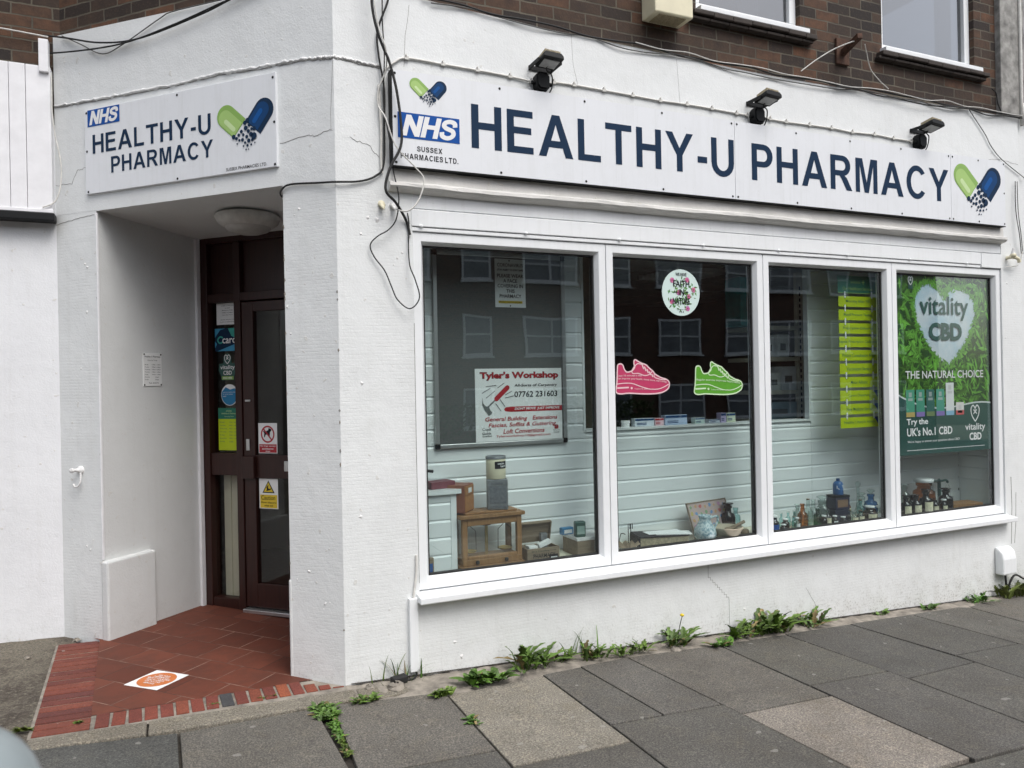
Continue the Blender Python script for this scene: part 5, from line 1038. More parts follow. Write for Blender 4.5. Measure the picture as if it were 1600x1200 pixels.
for k in range(1900):
    x = rr.uniform(4.29, 5.365); z = rr.uniform(1.36, 2.43); near = k > 1250
    if near: i = rr.randrange(len(heart)); x, z = heart[i][0] + rr.uniform(-.02, .02), heart[i][1] + rr.uniform(-.02, .02)
    if inside(x, z) and not near: continue
    a = rr.uniform(0, 6.283); l = rr.uniform(.05, .16) if not near else rr.uniform(.03, .06)
    if near: a = math.atan2(hz_ - z, px(hx) - x) + rr.uniform(-1, 1); x -= math.cos(a) * l * .8; z -= math.sin(a) * l * .8
    ex_, ez_ = x + l * math.cos(a), z + l * math.sin(a)
    if not near and inside(ex_, ez_): continue
    if not (4.289 < ex_ < 5.364 and 1.2 < ez_ < 2.431 and 4.289 < x < 5.364 and 1.2 < z < 2.431): continue
    s = rr.uniform(.08, .16); b = rr.choice([.3, .6, 1.0, 1.4, 1.8]) if not near else rr.uniform(.9, 1.7); c = (.13 * b, .34 * b, .04 * b); d = y - .0008 - .0000012 * k
    mx, mz = (x + ex_) / 2, (z + ez_) / 2; nx_, nz_ = -math.sin(a) * l * s, math.cos(a) * l * s
    if not (4.289 < mx - abs(nx_) and mx + abs(nx_) < 5.364 and mz + abs(nz_) < 2.431): continue
    mb.poly([(x, z), (mx + nx_, mz + nz_), (ex_, ez_)], d, c); mb.poly([(x, z), (ex_, ez_), (mx - nx_, mz - nz_)], d, [q * .72 for q in c])
part('leaf_print', mb, MAT['attr'], t, normals=False)
m_, nt, b = new('sky print'); v = oc(nt); b.inputs["Roughness"].default_value = .45; nt.links.new(mixc(nt, mp(nt, nz(nt, v, 3.5, 4), .42, .65, 0, 1), (.80, .81, .87), (.48, .66, .80)), b.inputs["Base Color"])
mb = MB(); mb.poly(heart, y - .0006); part('heart', mb, m_, t)
mb = MB(); wv = [(4.229, 1.456), (4.30, 1.425), (4.42, 1.385), (4.56, 1.355), (4.72, 1.345), (4.88, 1.355), (5.05, 1.375), (5.18, 1.38), (5.296, 1.372)]
mb.poly([(px(a), pzz(b)) for a, b in wv][::-1] + [(4.289, .986), (5.364, .986)], y - .006); mb.wall(px(4.355), px(4.405), pzz(2.273), pzz(2.42), y - .0062); part('green_base', mb, MAT['deepgreen'], t)
mb = MB(); P_ = lambda s, a, b, c, d, bd=.006, yy=None: text(mb, s, px(a), pzz(b), px(c), pzz(d), yy or y - .0072, bd)
P_('vitality', 4.478, 2.035, 5.036, 2.225, .012); P_('CBD', 4.576, 1.876, 4.955, 2.018, .045); part('dark_lettering', mb, MAT['deepgreen'], t)
mb = MB(); P_('THE NATURAL CHOICE', 4.308, 1.582, 5.20, 1.642, .008); P_('Try the', 4.31, 1.215, 4.545, 1.275, .02); P_("UK's No.1 CBD", 4.312, 1.14, 4.82, 1.205, .02); P_("We're happy to answer your questions about CBD!", 4.315, 1.085, 4.905, 1.108, .004); P_('vitality', 4.972, 1.145, 5.212, 1.215, .012); P_('CBD', 5.02, 1.08, 5.165, 1.14, .03)
leafheart(mb, px(5.093), pzz(1.295), .10, .135, .010, y - .0075); leafheart(mb, px(4.38), pzz(2.335), .05, .065, .006, y - .0075); mb.poly(ribbon([(px(a), pzz(b) + .003) for a, b in wv], .012), y - .0068); mb.wall(px(4.31), px(5.2), pzz(1.03), pzz(1.034), y - .0072); part('white_lettering', mb, MAT['white'], t)
mb = MB()
for x, top_, c, c2 in [(4.308, 1.497, (.07, .30, .20), (.45, .35, .12)), (4.418, 1.497, (.06, .28, .19), (.22, .16, .42)), (4.530, 1.497, (.035, .13, .11), (.15, .22, .10)), (4.642, 1.497, (.07, .30, .22), (.22, .16, .42)), (4.753, 1.545, (.68, .70, .70), (.25, .45, .60)), (4.868, 1.388, (.68, .66, .64), (.55, .12, .12))]:
    mb.wall(px(x), px(x + .092), pzz(1.289), pzz(top_), y - .0075, c); mb.wall(px(x), px(x + .092), pzz(1.289), pzz(1.325), y - .0078, c2); mb.wall(px(x + .03), px(x + .062), pzz(top_ - .055), pzz(top_ - .02), y - .0078, [q * .4 + .3 for q in c]); mb.wall(px(x + .02), px(x + .072), pzz(top_ - .085), pzz(top_ - .065), y - .0078, [q * .4 + .3 for q in c])
part('product_boxes', mb, MAT['attr'], t)
# ------------------------------------------------------------------ antiques on the display floor
F0 = .5005
t = thing('balance_scale', 'antique apothecary balance in a glazed oak case in the left pane', 'scale', 'FAC', (.90, .17, F0))
x0, x1, y0, y1 = .712, 1.092, .085, .27
mb = MB(); mb.box(x0 - .014, x1 + .014, y0 - .012, y1 + .01, F0, .535); mb.box(x0, x1, y0, y1, .5355, .572); mb.box(x0 + .0325, x1 - .0325, y0 + .001, y0 + .024, .5725, .592)
for a in (x0, x1 - .032):
    for b in (y0, y1 - .03): mb.box(a, a + .032, b, b + .03, .5725, .812)
mb.box(x0 + .0325, x1 - .0325, y0, y0 + .025, .770, .812); mb.box(x0 + .0325, x1 - .0325, y1 - .025, y1, .785, .812); mb.box(x0 - .018, x1 + .018, y0 - .014, y1 + .012, .8125, .834); mb.box(x0 + .02, x1 - .02, y0 + .02, y1 - .02, .8345, .846); part('case', mb, MAT['oak'], t, .003)
mb = MB(); mb.quad((x0 + .004, y0 + .031, .5725), (x0 + .004, y1 - .031, .5725), (x0 + .004, y1 - .031, .812), (x0 + .004, y0 + .031, .812)); mb.quad((x1 - .004, y0 + .031, .5725), (x1 - .004, y1 - .031, .5725), (x1 - .004, y1 - .031, .812), (x1 - .004, y0 + .031, .812)); mb.wall(x0 + .0325, x1 - .0325, .5925, .7695, y0 + .012); part('glazing', mb, glass('case glass', (.97, .98, .975), 1.45, 2.5)[0], t)
mb = MB()
for a in (.80, .985): mb.lathe([(.011, 0), (.013, .006), (.013, .016), (.004, .02)], (0, 0, 0), 12); nn = len(mb.v) - 48 - 12 - 12; 
mb = MB()
for a in (.80, .985): mb.box(a - .011, a + .011, y0 - .018, y0 - .0005, .545, .567)
part('drawer_knob', mb, MAT['black'], t, .006)
mb = MB(); yc = (y0 + y1) / 2 + .02; mb.tube([(.905, yc, .573), (.905, yc, .775)], .010, 10, 1); part('pillar', mb, MAT['brass'], t)
mb = MB(); mb.tube([(.775, yc - .012, .762), (.83, yc - .012, .768), (.905, yc - .012, .752), (.98, yc - .012, .772), (1.035, yc - .012, .770)], .008, 8, 5); mb.tube([(.785, yc - .012, .775), (1.03, yc - .012, .782)], .004, 6, 1); mb.box(.775, .793, yc - .022, yc - .002, .752, .782); mb.box(1.018, 1.036, yc - .022, yc - .002, .757, .787); part('beam', mb, MAT['black'], t)
mb = MB()
for c, d in ((.79, .035), (1.02, .035)):
    for sx in (-1, 1): mb.tube([(c, yc - .012, .755), (c + sx * d * 1.2, yc - .012, .72), (c + sx * d * 1.25, yc - .012, .60)], .0022, 5, 1)
part('hanger', mb, MAT['black'], t)
for c in (.79, 1.02): mb = MB(); mb.lathe([(.002, .592), (.03, .594), (.044, .602), (.046, .606), (.043, .606), (.03, .598), (.002, .596)], (c, yc - .012, 0), 20); part('pan', mb, MAT['brass'], t)
A = Matrix.Rotation(R(24), 3, 'Z'); c = Vector((.735, .185, 0))
def rbox(mb, c, A, x0, x1, y0, y1, z0, z1):
    n = len(mb.v); mb.box(x0, x1, y0, y1, z0, z1)
    for i in range(n, len(mb.v)): mb.v[i] = A @ mb.v[i] + c
t = thing('wooden_box', 'reddish wooden card drawer box on the left end of the balance case', 'box', 'FAC', (.735, .185, .8465)); A = Matrix.Rotation(R(-42), 3, 'Z')
mb = MB(); rbox(mb, c, A, -.058, .058, -.075, .075, .8465, 1.01); part('carcass', mb, MAT['redwood'], t, .003)
mb = MB(); rbox(mb, c, A, .0585, .064, -.068, .068, .853, .945); rbox(mb, c, A, .0585, .064, -.068, .068, .949, 1.003); d_ = part('drawer_front', mb, MAT['oakl'], t, .002)
mb = MB(); rbox(mb, c, A, .0645, .068, -.022, .022, .962, .990); part('label_holder', mb, MAT['card'], d_)
t = thing('square_tin', 'grey square tin on top of the balance case', 'tin', 'FAC', (.965, .165, .8465)); c = Vector((.968, .165, 0)); A = Matrix.Rotation(R(-18), 3, 'Z')
mb = MB(); rbox(mb, c, A, -.062, .062, -.055, .055, .8465, 1.03); part('body', mb, MAT['tin'], t, .006)
mb = MB(); rbox(mb, c, A, -.05, .05, -.0565, -.0555, .885, .99); rbox(mb, c, A, -.04, .03, -.0565, -.0555, 1.0, 1.012); rbox(mb, c, A, -.05, .05, -.0565, -.0555, .86, .872); part('worn_label', mb, simple('worn grey label', (.13, .14, .155), .7, var=.3, scale=60), t)
t = thing('round_tin', 'cream round tin of tablets with a black label on top of the grey square tin', 'tin', 'FAC', (.963, .165, 1.031)); c = (.963, .165, 0)
mb = MB(); mb.lathe([(.058, 1.031), (.060, 1.035), (.060, 1.148), (.0585, 1.15)], c, 28); part('body', mb, MAT['beige'], t)
mb = MB(); mb.lathe([(.0615, 1.1505), (.0615, 1.166), (.055, 1.168), (.054, 1.160), (.001, 1.160)], c, 28); part('lid', mb, MAT['tin'], t)
mb = MB(); q = []
def wrap(px_, pz_, r): a = (px_) / r; return (c[0] + r * math.sin(a), c[1] - r * math.cos(a), pz_)
n = 14; vs = [wrap(-.045 + .09 * k / n, 1.085, .0607) for k in range(n + 1)] + [wrap(-.045 + .09 * k / n, 1.135, .0607) for k in range(n + 1)]; 
vs = [wrap(-.03 + .09 * k / n, 1.093, .0607) for k in range(n + 1)] + [wrap(-.03 + .09 * k / n, 1.137, .0607) for k in range(n + 1)]
mb.add(vs, [(k, k + 1, n + 2 + k, n + 1 + k) for k in range(n)]); e = part('label', mb, MAT['ink'], t)
mb = MB(); q = MB(); text(q, 'CASCARA', -.012, 1.118, .035, 1.128, 0, .03); text(q, 'TABLETS', .004, 1.102, .045, 1.112, 0, .03); mb.add([wrap(v.x, v.z, .0616) for v in q.v], q.f); part('lettering', mb, MAT['white'], e)
def plainbox(name, label, x, y, z, wx, wy, wz, mat, rot=0, cat='box', bevel=.003, lid=None, lab=None):
    t = thing(name, label, cat, 'FAC', (x, y, z)); A = Matrix.Rotation(R(rot), 3, 'Z'); c = Vector((x, y, 0)); mb = MB(); rbox(mb, c, A, -wx / 2, wx / 2, -wy / 2, wy / 2, z, z + wz); part('body', mb, MAT[mat] if isinstance(mat, str) else mat, t, bevel)
    if lid: mb = MB(); rbox(mb, c, A, -wx / 2 - .002, wx / 2 + .002, -wy / 2 - .002, wy / 2 + .002, z + wz * .86, z + wz + .002); part('lid', mb, lid, t, .002)
    if lab: mb = MB(); rbox(mb, c, A, -wx * .36, wx * .36, -wy / 2 - .0018, -wy / 2 - .0008, z + wz * .2, z + wz * .72); part('label', mb, lab, t)
    return t, c, A
plainbox('maroon_box', 'flat maroon box on the clad plinth at the far left of the window', .615, .21, .9925, .16, .11, .042, simple('maroon card', (.16, .04, .055), .6, var=.15), 10)
plainbox('small_brown_box', 'small brown box with a blue spot in front of the plinth cladding', .505, .10, F0 + .0, .06, .03, .11, 'greywood', 0, lab=MAT['pillmid'])
t = thing('pestle_stand', 'dark metal gadget behind the maroon box at the left edge of the glass', 'gadget', 'FAC', (.53, .28, .9925)); mb = MB(); mb.lathe([(.035, .9925), (.035, 1.0), (.012, 1.01), (.012, 1.07), (.03, 1.08), (.03, 1.11), (.01, 1.12), (.01, 1.15), (.001, 1.152)], (.53, .28, 0), 12); part('stem', mb, MAT['tin'], t); mb = MB(); mb.tube([(.53, .28, 1.095), (.60, .27, 1.085)], .009, 8, 1); part('handle', mb, MAT['black'], t)
t = thing('medicine_chest', 'open wooden chest stencilled PHARMACY with its lid leaning back', 'chest', 'FAC', (1.245, .17, F0)); x0, x1, y0, y1 = 1.135, 1.355, .105, .245
mb = MB(); mb.box(x0, x1, y0, y0 + .008, F0, .59); mb.box(x0, x1, y1 - .008, y1, F0, .59); mb.box(x0, x0 + .008, y0 + .0082, y1 - .0082, F0, .59); mb.box(x1 - .008, x1, y0 + .0082, y1 - .0082, F0, .59); mb.box(x0 + .0082, x1 - .0082, y0 + .0082, y1 - .0082, F0, .515); part('carcass', mb, MAT['greywood'], t, .002)
A = rotx(R(14)); c = Vector((1.245, .252, .597)); mb = MB(); mb.obox(c + A @ Vector((0, .008, .07)), (.22, .008, .14), A); 
for sx in (-.106, .106): mb.obox(c + A @ Vector((sx, -.006, .07)), (.008, .02, .14), A)
mb.obox(c + A @ Vector((0, -.006, .136)), (.204, .02, .008), A); part('lid', mb, MAT['greywood'], t, .002)
mb = MB(); text(mb, 'PHARMACY', 1.175, .530, 1.325, .556, y0 - .001, .012); text(mb, "Dr's Travelling Case", 1.165, .565, 1.33, .578, y0 - .001, .006); part('lettering', mb, MAT['ink'], t)
mb = MB(); mb.box(1.16, 1.22, .13, .19, .575, .60); mb.obox((1.275, .16, .605), (.085, .03, .03), Matrix.Rotation(R(-18), 3, 'Y')); part('packets', mb, MAT['card'], t, .003); mb = MB(); mb.box(1.275, 1.32, .2, .23, .56, .66); part('dark_packet', mb, MAT['tin'], t, .004)
plainbox('white_tag', 'small white label card with dark border in front of the chest', 1.305, .087, F0, .06, .006, .05, 'black', 0, 'card', .002, lab=MAT['card'])
plainbox('grey_crate', 'pale wooden crate with stencilled lid at the right of the first pane', 1.615, .23, F0, .24, .20, .115, 'greywood', 0, lid=MAT['ridge'])
plainbox('green_tin', 'dark green tin with a pale round label standing on the pale crate', 1.535, .17, .6185, .07, .045, .10, simple('green tin', (.03, .09, .075), .4, .2, var=.2), -8, 'tin', .008, lab=simple('mint label', (.28, .40, .36), .5))
plainbox('blue_packet', 'bright blue packet lying on the rear left of the pale crate', 1.50, .285, .6185, .085, .04, .045, simple('blue packet', (.03, .19, .38), .45, var=.15), 6, lab=MAT['card'])
t = thing('old_ledger', 'thick black old ledger with papers on top in the second pane', 'book', 'FAC', (2.15, .2, F0)); A = Matrix.Rotation(R(-14), 3, 'Z'); c = Vector((2.165, .205, 0))
mb = MB(); rbox(mb, c, A, -.175, .175, -.10, .10, F0, .508); rbox(mb, c, A, -.175, .175, -.10, .10, .566, .575); rbox(mb, c, A, -.178, -.168, -.10, .10, .5082, .5658); part('cover', mb, MAT['ink'], t, .003)
mb = MB(); rbox(mb, c, A, -.167, .168, -.094, .094, .5085, .5655); part('pages', mb, simple('aged paper', (.36, .31, .21), .9, var=.3, scale=60), t)
mb = MB(); rbox(mb, c + Vector((.07, -.03, 0)), Matrix.Rotation(R(-24), 3, 'Z'), -.11, .13, -.07, .05, .5755, .579); rbox(mb, c + Vector((.03, .0, 0)), Matrix.Rotation(R(-9), 3, 'Z'), -.13, .13, -.06, .05, .5795, .581); part('loose_papers', mb, MAT['card'], t)
t = thing('wire_spectacles', 'old wire rack standing behind the black ledger', 'rack', 'FAC', (2.0, .3, F0)); mb = MB(); [mb.tube([(1.985 + k * .02, .31, F0), (1.985 + k * .02, .31, .635), (1.998 + k * .02, .31, .635), (1.998 + k * .02, .31, .60)], .003, 5, 1) for k in range(2)]; mb.tube([(1.90, .3, F0), (1.92, .3, .575), (1.955, .3, .57)], .003, 5, 4); part('wire', mb, MAT['black'], t)
t = thing('paper_fan', 'crumpled brown paper fan left of the black ledger', 'fan', 'FAC', (1.88, .16, F0)); mb = MB(); n = 12; vs = [(1.88, .13, F0 + .002)]
for k in range(n + 1): a = R(10 + 160 * k / n); vs.append((1.88 + .095 * math.cos(a), .13 + .09 * math.sin(a), F0 + .03 + (.02 if k % 2 else 0)))
mb.add(vs, [(0, k + 1, k + 2) for k in range(n)]); part('leaf', mb, MAT['greywood'], t); mb = MB(); mb.tube([(1.83, .12, F0 + .008), (1.93, .13, F0 + .010)], .006, 6, 1); part('handle', mb, MAT['oak'], t)
t = thing('alphabet_puzzle', 'framed board of small pastel picture shapes leaning on the cladding in the second pane', 'picture', 'FAC', (2.66, .28, F0)); A = rotx(R(-22)) @ Matrix.Identity(3)
A = Matrix.Rotation(R(10), 3, 'Z') @ rotx(R(-19)); c = Vector((2.665, .255, F0)); mb = MB(); mb.obox(c + A @ Vector((0, 0, .125)), (.405, .008, .25), A); part('board', mb, simple('pinkish board', (.46, .36, .34), .6, var=.05), t, .002)
mb = MB(); rr = random.Random(6)
for sx, sz, wx, wz in ((0, .004, .405, .008), (0, .246, .405, .008), (-.199, .125, .007, .25), (.199, .125, .007, .25)): mb.obox(c + A @ Vector((sx, -.006, sz)), (wx, .006, wz - (.016 if wx < .1 else 0)), A)
part('border', mb, MAT['greywood'], t)
mb = MB()
for i in range(8):
    for j in range(5):
        cx_, cz_ = -.165 + i * .047 + rr.uniform(-.006, .006), .035 + j * .045 + rr.uniform(-.005, .005); col_ = rr.choice([(.45, .12, .12), (.14, .26, .46), (.48, .40, .12), (.20, .34, .18), (.42, .22, .34), (.5, .3, .15)]); n = rr.randint(5, 9); r0 = rr.uniform(.012, .019)
        mb.quad(*[c + A @ Vector((cx_ + r0 * rr.uniform(.55, 1.1) * math.cos(6.283 * k / n), -.0052 - .0001 * (i + j), cz_ + r0 * rr.uniform(.6, 1.2) * math.sin(6.283 * k / n))) for k in range(n)], col=col_)
part('picture_shapes', mb, MAT['attr'], t)
m_, nt, b = new('blue speckled china'); v = oc(nt); b.inputs["Roughness"].default_value = .25; nt.links.new(mixc(nt, mp(nt, nz(nt, v, 55, 4), .45, .6, 0, 1), (.55, .64, .66), (.20, .32, .38)), b.inputs["Base Color"])
t = thing('china_jug', 'blue speckled white china jug in front of the picture board', 'jug', 'FAC', (2.48, .13, F0)); c = (2.485, .13, 0)
mb = MB(); mb.lathe([(.052, F0), (.066, .52), (.078, .55), (.072, .585), (.05, .62), (.037, .645), (.038, .66), (.047, .678), (.043, .678), (.033, .655), (.03, .62)], c, 24); part('body', mb, m_, t); mb = MB(); mb.tube([(2.525, .128, .655), (2.575, .12, .665), (2.585, .12, .635), (2.555, .12, .585)], .008, 8, 5); part('handle', mb, m_, t)
t = thing('mortar', 'stone coloured mortar bowl with a pestle resting in it', 'mortar', 'FAC', (2.67, .13, F0)); c = (2.672, .13, 0)
mb = MB(); mb.lathe([(.065, F0), (.066, .51), (.085, .535), (.108, .575), (.112, .584), (.104, .584), (.085, .56), (.05, .535), (.001, .53)], c, 28); part('bowl', mb, simple('stoneware', (.42, .37, .28), .5, var=.1), t)
mb = MB(); mb.tube([(2.665, .13, .555), (2.72, .115, .58), (2.80, .10, .612)], [.022, .014, .012, .011], 8, 3); part('pestle', mb, MAT['greywood'], t)
plainbox('cork_jar', 'small brown barrel jar on its side beside the mortar', 2.82, .12, F0, .07, .05, .055, 'greywood', 30, 'jar', .018)
# bottles
GM = {k: glass('bottle glass ' + k, tnt, 1.5, b_, .02, edge=.38)[0] for k, tnt, b_ in [('clear', (.86, .92, .90), 1.6), ('aqua', (.66, .84, .84), 1.3), ('amber', (.72, .40, .20), 1.2), ('green', (.10, .42, .20), 1.2), ('brown', (.14, .05, .03), 1.3), ('blue', (.20, .42, .66), 1.2), ('cobalt', (.025, .045, .15), 1.3), ('dark', (.05, .035, .03), 1.3), ('grey', (.62, .68, .66), 1.3)]}
def prof(kind, w, h):
    r = w / 2
    if kind == 'tall': return [(r * .9, 0), (r, .01), (r, h * .52), (r * .85, h * .60), (r * .42, h * .70), (r * .36, h * .95), (r * .46, h * .955), (r * .46, h)]
    if kind == 'round': return [(r * .9, 0), (r, .008), (r, h * .58), (r * .88, h * .68), (r * .45, h * .74), (r * .42, h * .88), (r * .56, h * .9), (r * .56, h)]
    if kind == 'squat': return [(r * .92, 0), (r, .006), (r, h * .66), (r * .8, h * .76), (r * .6, h * .8), (r * .6, h)]
    if kind == 'onion': return [(r * .8, 0), (r, h * .1), (r * .92, h * .22), (r * .45, h * .42), (r * .3, h * .65), (r * .27, h * .95), (r * .45, h)]
    if kind == 'jar': return [(r * .94, 0), (r, .01), (r, h * .6), (r * .95, h * .68), (r * .62, h * .76), (r * .58, h * .85), (r * .72, h * .87), (r * .72, h)]
def bottle(label, x, y, h, w, kind, gm, stop=None, lab=None, name='glass_bottle'):
    t = thing(name, label, 'bottle', 'FAC', (x, y, F0), 'old bottles along the window display')
    st = {'ball': .16, 'flat': .08, 'cork': .05, 'cap': .10, 'oval': .17, None: 0}[stop]; hb = h * (1 - st); mb = MB(); mb.lathe([(r, F0 + z) for r, z in prof(kind, w, hb)], (x, y, 0), 20); part('body', mb, GM[gm], t)
    rt = prof(kind, w, hb)[-1][0]
    if stop:
        mb = MB(); z = F0 + hb + .0005; k = h * st
        pr = {'ball': [(rt * .7, 0), (rt * .4, k * .2), (rt * .9, k * .45), (rt * 1.15, k * .65), (rt * .8, k * .92), (.001, k)], 'flat': [(rt * .6, 0), (rt * .5, k * .3), (rt * 1.3, k * .45), (rt * 1.35, k * .9), (rt, k)], 'cork': [(rt * .8, 0), (rt * .9, k)], 'cap': [(rt * 1.15, -k * .1), (rt * 1.2, 0), (rt * 1.2, k), (rt, k * 1.02)], 'oval': [(rt * .6, 0), (rt * .5, k * .15), (rt * 1.1, k * .4), (rt * 1.3, k * .6), (rt * .9, k * .9), (.001, k)]}[stop]
        mb.lathe([(r, z + q) for r, q in pr], (x, y, 0), 14); part('stopper', mb, MAT['greywood'] if stop == 'cork' else (MAT['card'] if stop == 'cap' else (GM['brown'] if gm in ('brown', 'dark') else GM['clear'])), t)
    if lab:
        mb = MB(); r = w / 2 + .0008; n = 8; vs = []
        for zz in (F0 + hb * .14, F0 + hb * .56): vs += [(x + r * math.sin(R(-48 - 10 + 96 * k / n)), y - r * math.cos(R(-58 + 96 * k / n)), zz) for k in range(n + 1)]
        mb.add(vs, [(k, k + 1, n + 2 + k, n + 1 + k) for k in range(n)]); part('label', mb, MAT[lab] if isinstance(lab, str) else lab, t)
CL = simple('aged label', (.72, .67, .48), .8, var=.2, scale=60)
bottle('brown stoppered chemist bottle behind the mortar', 2.815, .29, .215, .105, 'round', 'brown', 'flat')
bottle('aqua bottle between the brown chemist bottle and the frame of the second pane', 2.90, .31, .17, .07, 'round', 'aqua', None)
bottle('cobalt blue bottle hard against the left frame of the third pane', 3.085, .125, .125, .075, 'squat', 'cobalt', 'cap', 'nhs')
bottle('small aqua bottle second from the left frame of the third pane', 3.30, .28, .10, .032, 'round', 'aqua', 'flat')
bottle('aqua bottle with a flat stopper, middle of the three little ones', 3.352, .265, .108, .036, 'round', 'aqua', 'flat')
bottle('aqua bottle nearest the amber-necked one, last of the little ones', 3.398, .25, .115, .036, 'round', 'aqua', 'flat')
bottle('little brown bottle with a white cap lying behind the cobalt one', 3.245, .18, .078, .058, 'squat', 'brown', 'cap')
bottle('shortest brown bottle with a white cap at the front of the third pane', 3.165, .115, .055, .052, 'squat', 'dark', 'cap')
bottle('tall bottle with a reddish amber neck left of the clear one', 3.388, .158, .18, .075, 'tall', 'amber', None)
bottle('tall open clear bottle beside the small green one', 3.462, .128, .21, .078, 'tall', 'clear', None)
bottle('green stoppered bottle left of the big decanter', 3.512, .136, .145, .06, 'round', 'green', 'flat')
bottle('greyish clear decanter left of the dark blue boxes', 3.668, .24, .21, .095, 'jar', 'grey', 'oval')
bottle('small brown pill bottle in front of the decanter', 3.555, .118, .085, .05, 'squat', 'brown', 'cap')
bottle('slim clear bottle in front of the dark blue boxes', 3.812, .115, .105, .042, 'round', 'clear', 'cork')
bottle('clear bottle with a cream label right of the slim one', 3.868, .128, .085, .06, 'round', 'clear', 'flat', CL)
bottle('second bottle with a cream label, dark topped', 3.922, .116, .092, .055, 'round', 'grey', 'cork', CL)
bottle('tall onion shaped decanter with a loop stopper', 3.972, .18, .30, .075, 'onion', 'clear', 'oval')
bottle('clear bottle with a round disc stopper right of the onion decanter', 4.085, .25, .20, .08, 'jar', 'clear', 'ball')
bottle('brown dropper bottle behind the cream labelled bottles', 3.86, .27, .165, .06, 'round', 'brown', 'flat')
bottle('pale blue decanter beside the right frame of the third pane', 4.135, .205, .225, .10, 'round', 'blue', 'ball')
bottle('squat amber bottle with a ribbed label at the front of the third pane', 4.03, .125, .115, .10, 'squat', 'amber', 'cap', CL)
bottle('little white labelled bottle under the pale blue decanter', 4.112, .115, .11, .055, 'squat', 'grey', 'cap', 'card')
for k, (x, y, h, w, kd, gm, st_, lb, lab) in enumerate([
    (3.28, .13, .10, .04, 'round', 'aqua', 'cork', None, 'slim aqua bottle with a cork in front of the little aqua ones'), (3.325, .15, .085, .045, 'squat', 'clear', 'cap', 'card', 'squat clear bottle with white cap left of the amber-necked one'),
    (3.43, .25, .16, .06, 'round', 'grey', 'flat', None, 'greyish bottle standing behind the tall open clear one'), (3.545, .26, .19, .065, 'tall', 'clear', 'cork', None, 'tall corked clear bottle behind the green one'),
    (3.605, .13, .12, .05, 'round', 'clear', 'flat', CL, 'clear labelled bottle in front of the grey decanter'), (3.66, .115, .075, .045, 'squat', 'brown', 'cap', 'card', 'tiny brown bottle with white label just left of the dark blue boxes'),
    (3.74, .112, .06, .05, 'squat', 'cobalt', 'cap', None, 'low cobalt pot in front of the dark blue boxes'), (3.93, .25, .18, .06, 'round', 'amber', 'flat', CL, 'amber labelled bottle behind the onion decanter'),
    (4.04, .22, .15, .055, 'round', 'aqua', 'cork', None, 'corked aqua bottle between the onion decanter and the disc stopper bottle'), (4.08, .13, .09, .05, 'squat', 'brown', 'cork', CL, 'small brown bottle behind the white labelled one at the right frame'),
    (4.36, .17, .14, .065, 'round', 'dark', 'flat', None, 'unlabelled dark bottle left of the first labelled one in the last pane'), (4.57, .19, .15, .07, 'round', 'brown', 'flat', CL, 'brown bottle peeping between the labelled ones in the last pane'), (4.86, .13, .10, .055, 'squat', 'brown', 'cap', CL, 'little brown bottle between the amber jar and the plain dark bottle')]):
    bottle(lab, x, y, h, w, kd, gm, st_, lb)
bottle('dark bottle hard against the left frame of the last pane', 4.285, .105, .20, .075, 'round', 'dark', 'flat')
bottle('clear stoppered bottle at the back left of the last pane', 4.50, .29, .215, .08, 'round', 'clear', 'flat')
bottle('clear stoppered bottle at the back beside the big amber jar', 4.625, .30, .222, .085, 'round', 'clear', 'flat')
bottle('brown labelled bottle, leftmost of the labelled ones in the last pane', 4.415, .12, .165, .08, 'round', 'dark', 'flat', CL)
bottle('brown labelled bottle, second of the labelled ones in the last pane', 4.52, .115, .165, .082, 'round', 'dark', 'flat', CL)
bottle('broad brown bottle with a tall white label in front of the big jar', 4.635, .115, .20, .10, 'round', 'dark', 'flat', CL)
bottle('big amber jar with dark lid in the last pane', 4.775, .24, .26, .17, 'jar', 'amber', 'cap', None, 'glass_jar')
bottle('small labelled brown bottle at the foot of the amber jar', 4.735, .115, .105, .06, 'squat', 'dark', None, CL)
bottle('plain dark bottle right of the amber jar', 4.925, .16, .18, .11, 'round', 'dark', 'flat')
plainbox('dark_blue_box', 'lower dark blue box under the blue powder bottle', 3.808, .22, F0, .145, .10, .095, simple('midnight card', (.018, .022, .045), .5, var=.2), -6)
plainbox('dark_blue_carton', 'upper dark blue carton with a tan stripe under the blue powder bottle', 3.805, .22, .5965, .135, .10, .108, simple('midnight carton', (.02, .022, .05), .5, var=.2), -4, lid=MAT['black'], lab=simple('tan stripe', (.20, .12, .07), .6))
t = thing('powder_bottle', 'bright blue powder bottle on top of the dark blue cartons', 'bottle', 'FAC', (3.805, .215, .708)); mb = MB(); pr = [(.036, .708), (.038, .712), (.038, .785), (.030, .803), (.014, .812)]; mb.lathe(pr, (3.805, .215, 0), 18); part('body', mb, simple('blue plastic', (.02, .11, .30), .35), t)
mb = MB(); mb.lathe([(.014, .8125), (.014, .828), (.01, .830)], (3.805, .215, 0), 12); part('cap', mb, MAT['pillblue'], t); mb = MB(); mb.quad(*[(3.805 + .0388 * math.sin(R(a)), .215 - .0388 * math.cos(R(a)), z) for a, z in ((-60, .755), (-30, .75), (0, .75), (25, .755), (25, .78), (0, .785), (-30, .785), (-60, .78))]); part('label', mb, MAT['card'], t)
t, c, A = plainbox('wooden_case', 'flat brown wooden case at the right end of the display', 5.12, .17, F0, .30, .15, .05, 'oak', -8)
t = thing('green_balance', 'small green metal balance with hanging pans behind the wooden case', 'scale', 'FAC', (5.05, .30, F0)); c = (5.05, .31, 0); cbm = simple('green cast iron', (.03, .10, .085), .4, var=.2)
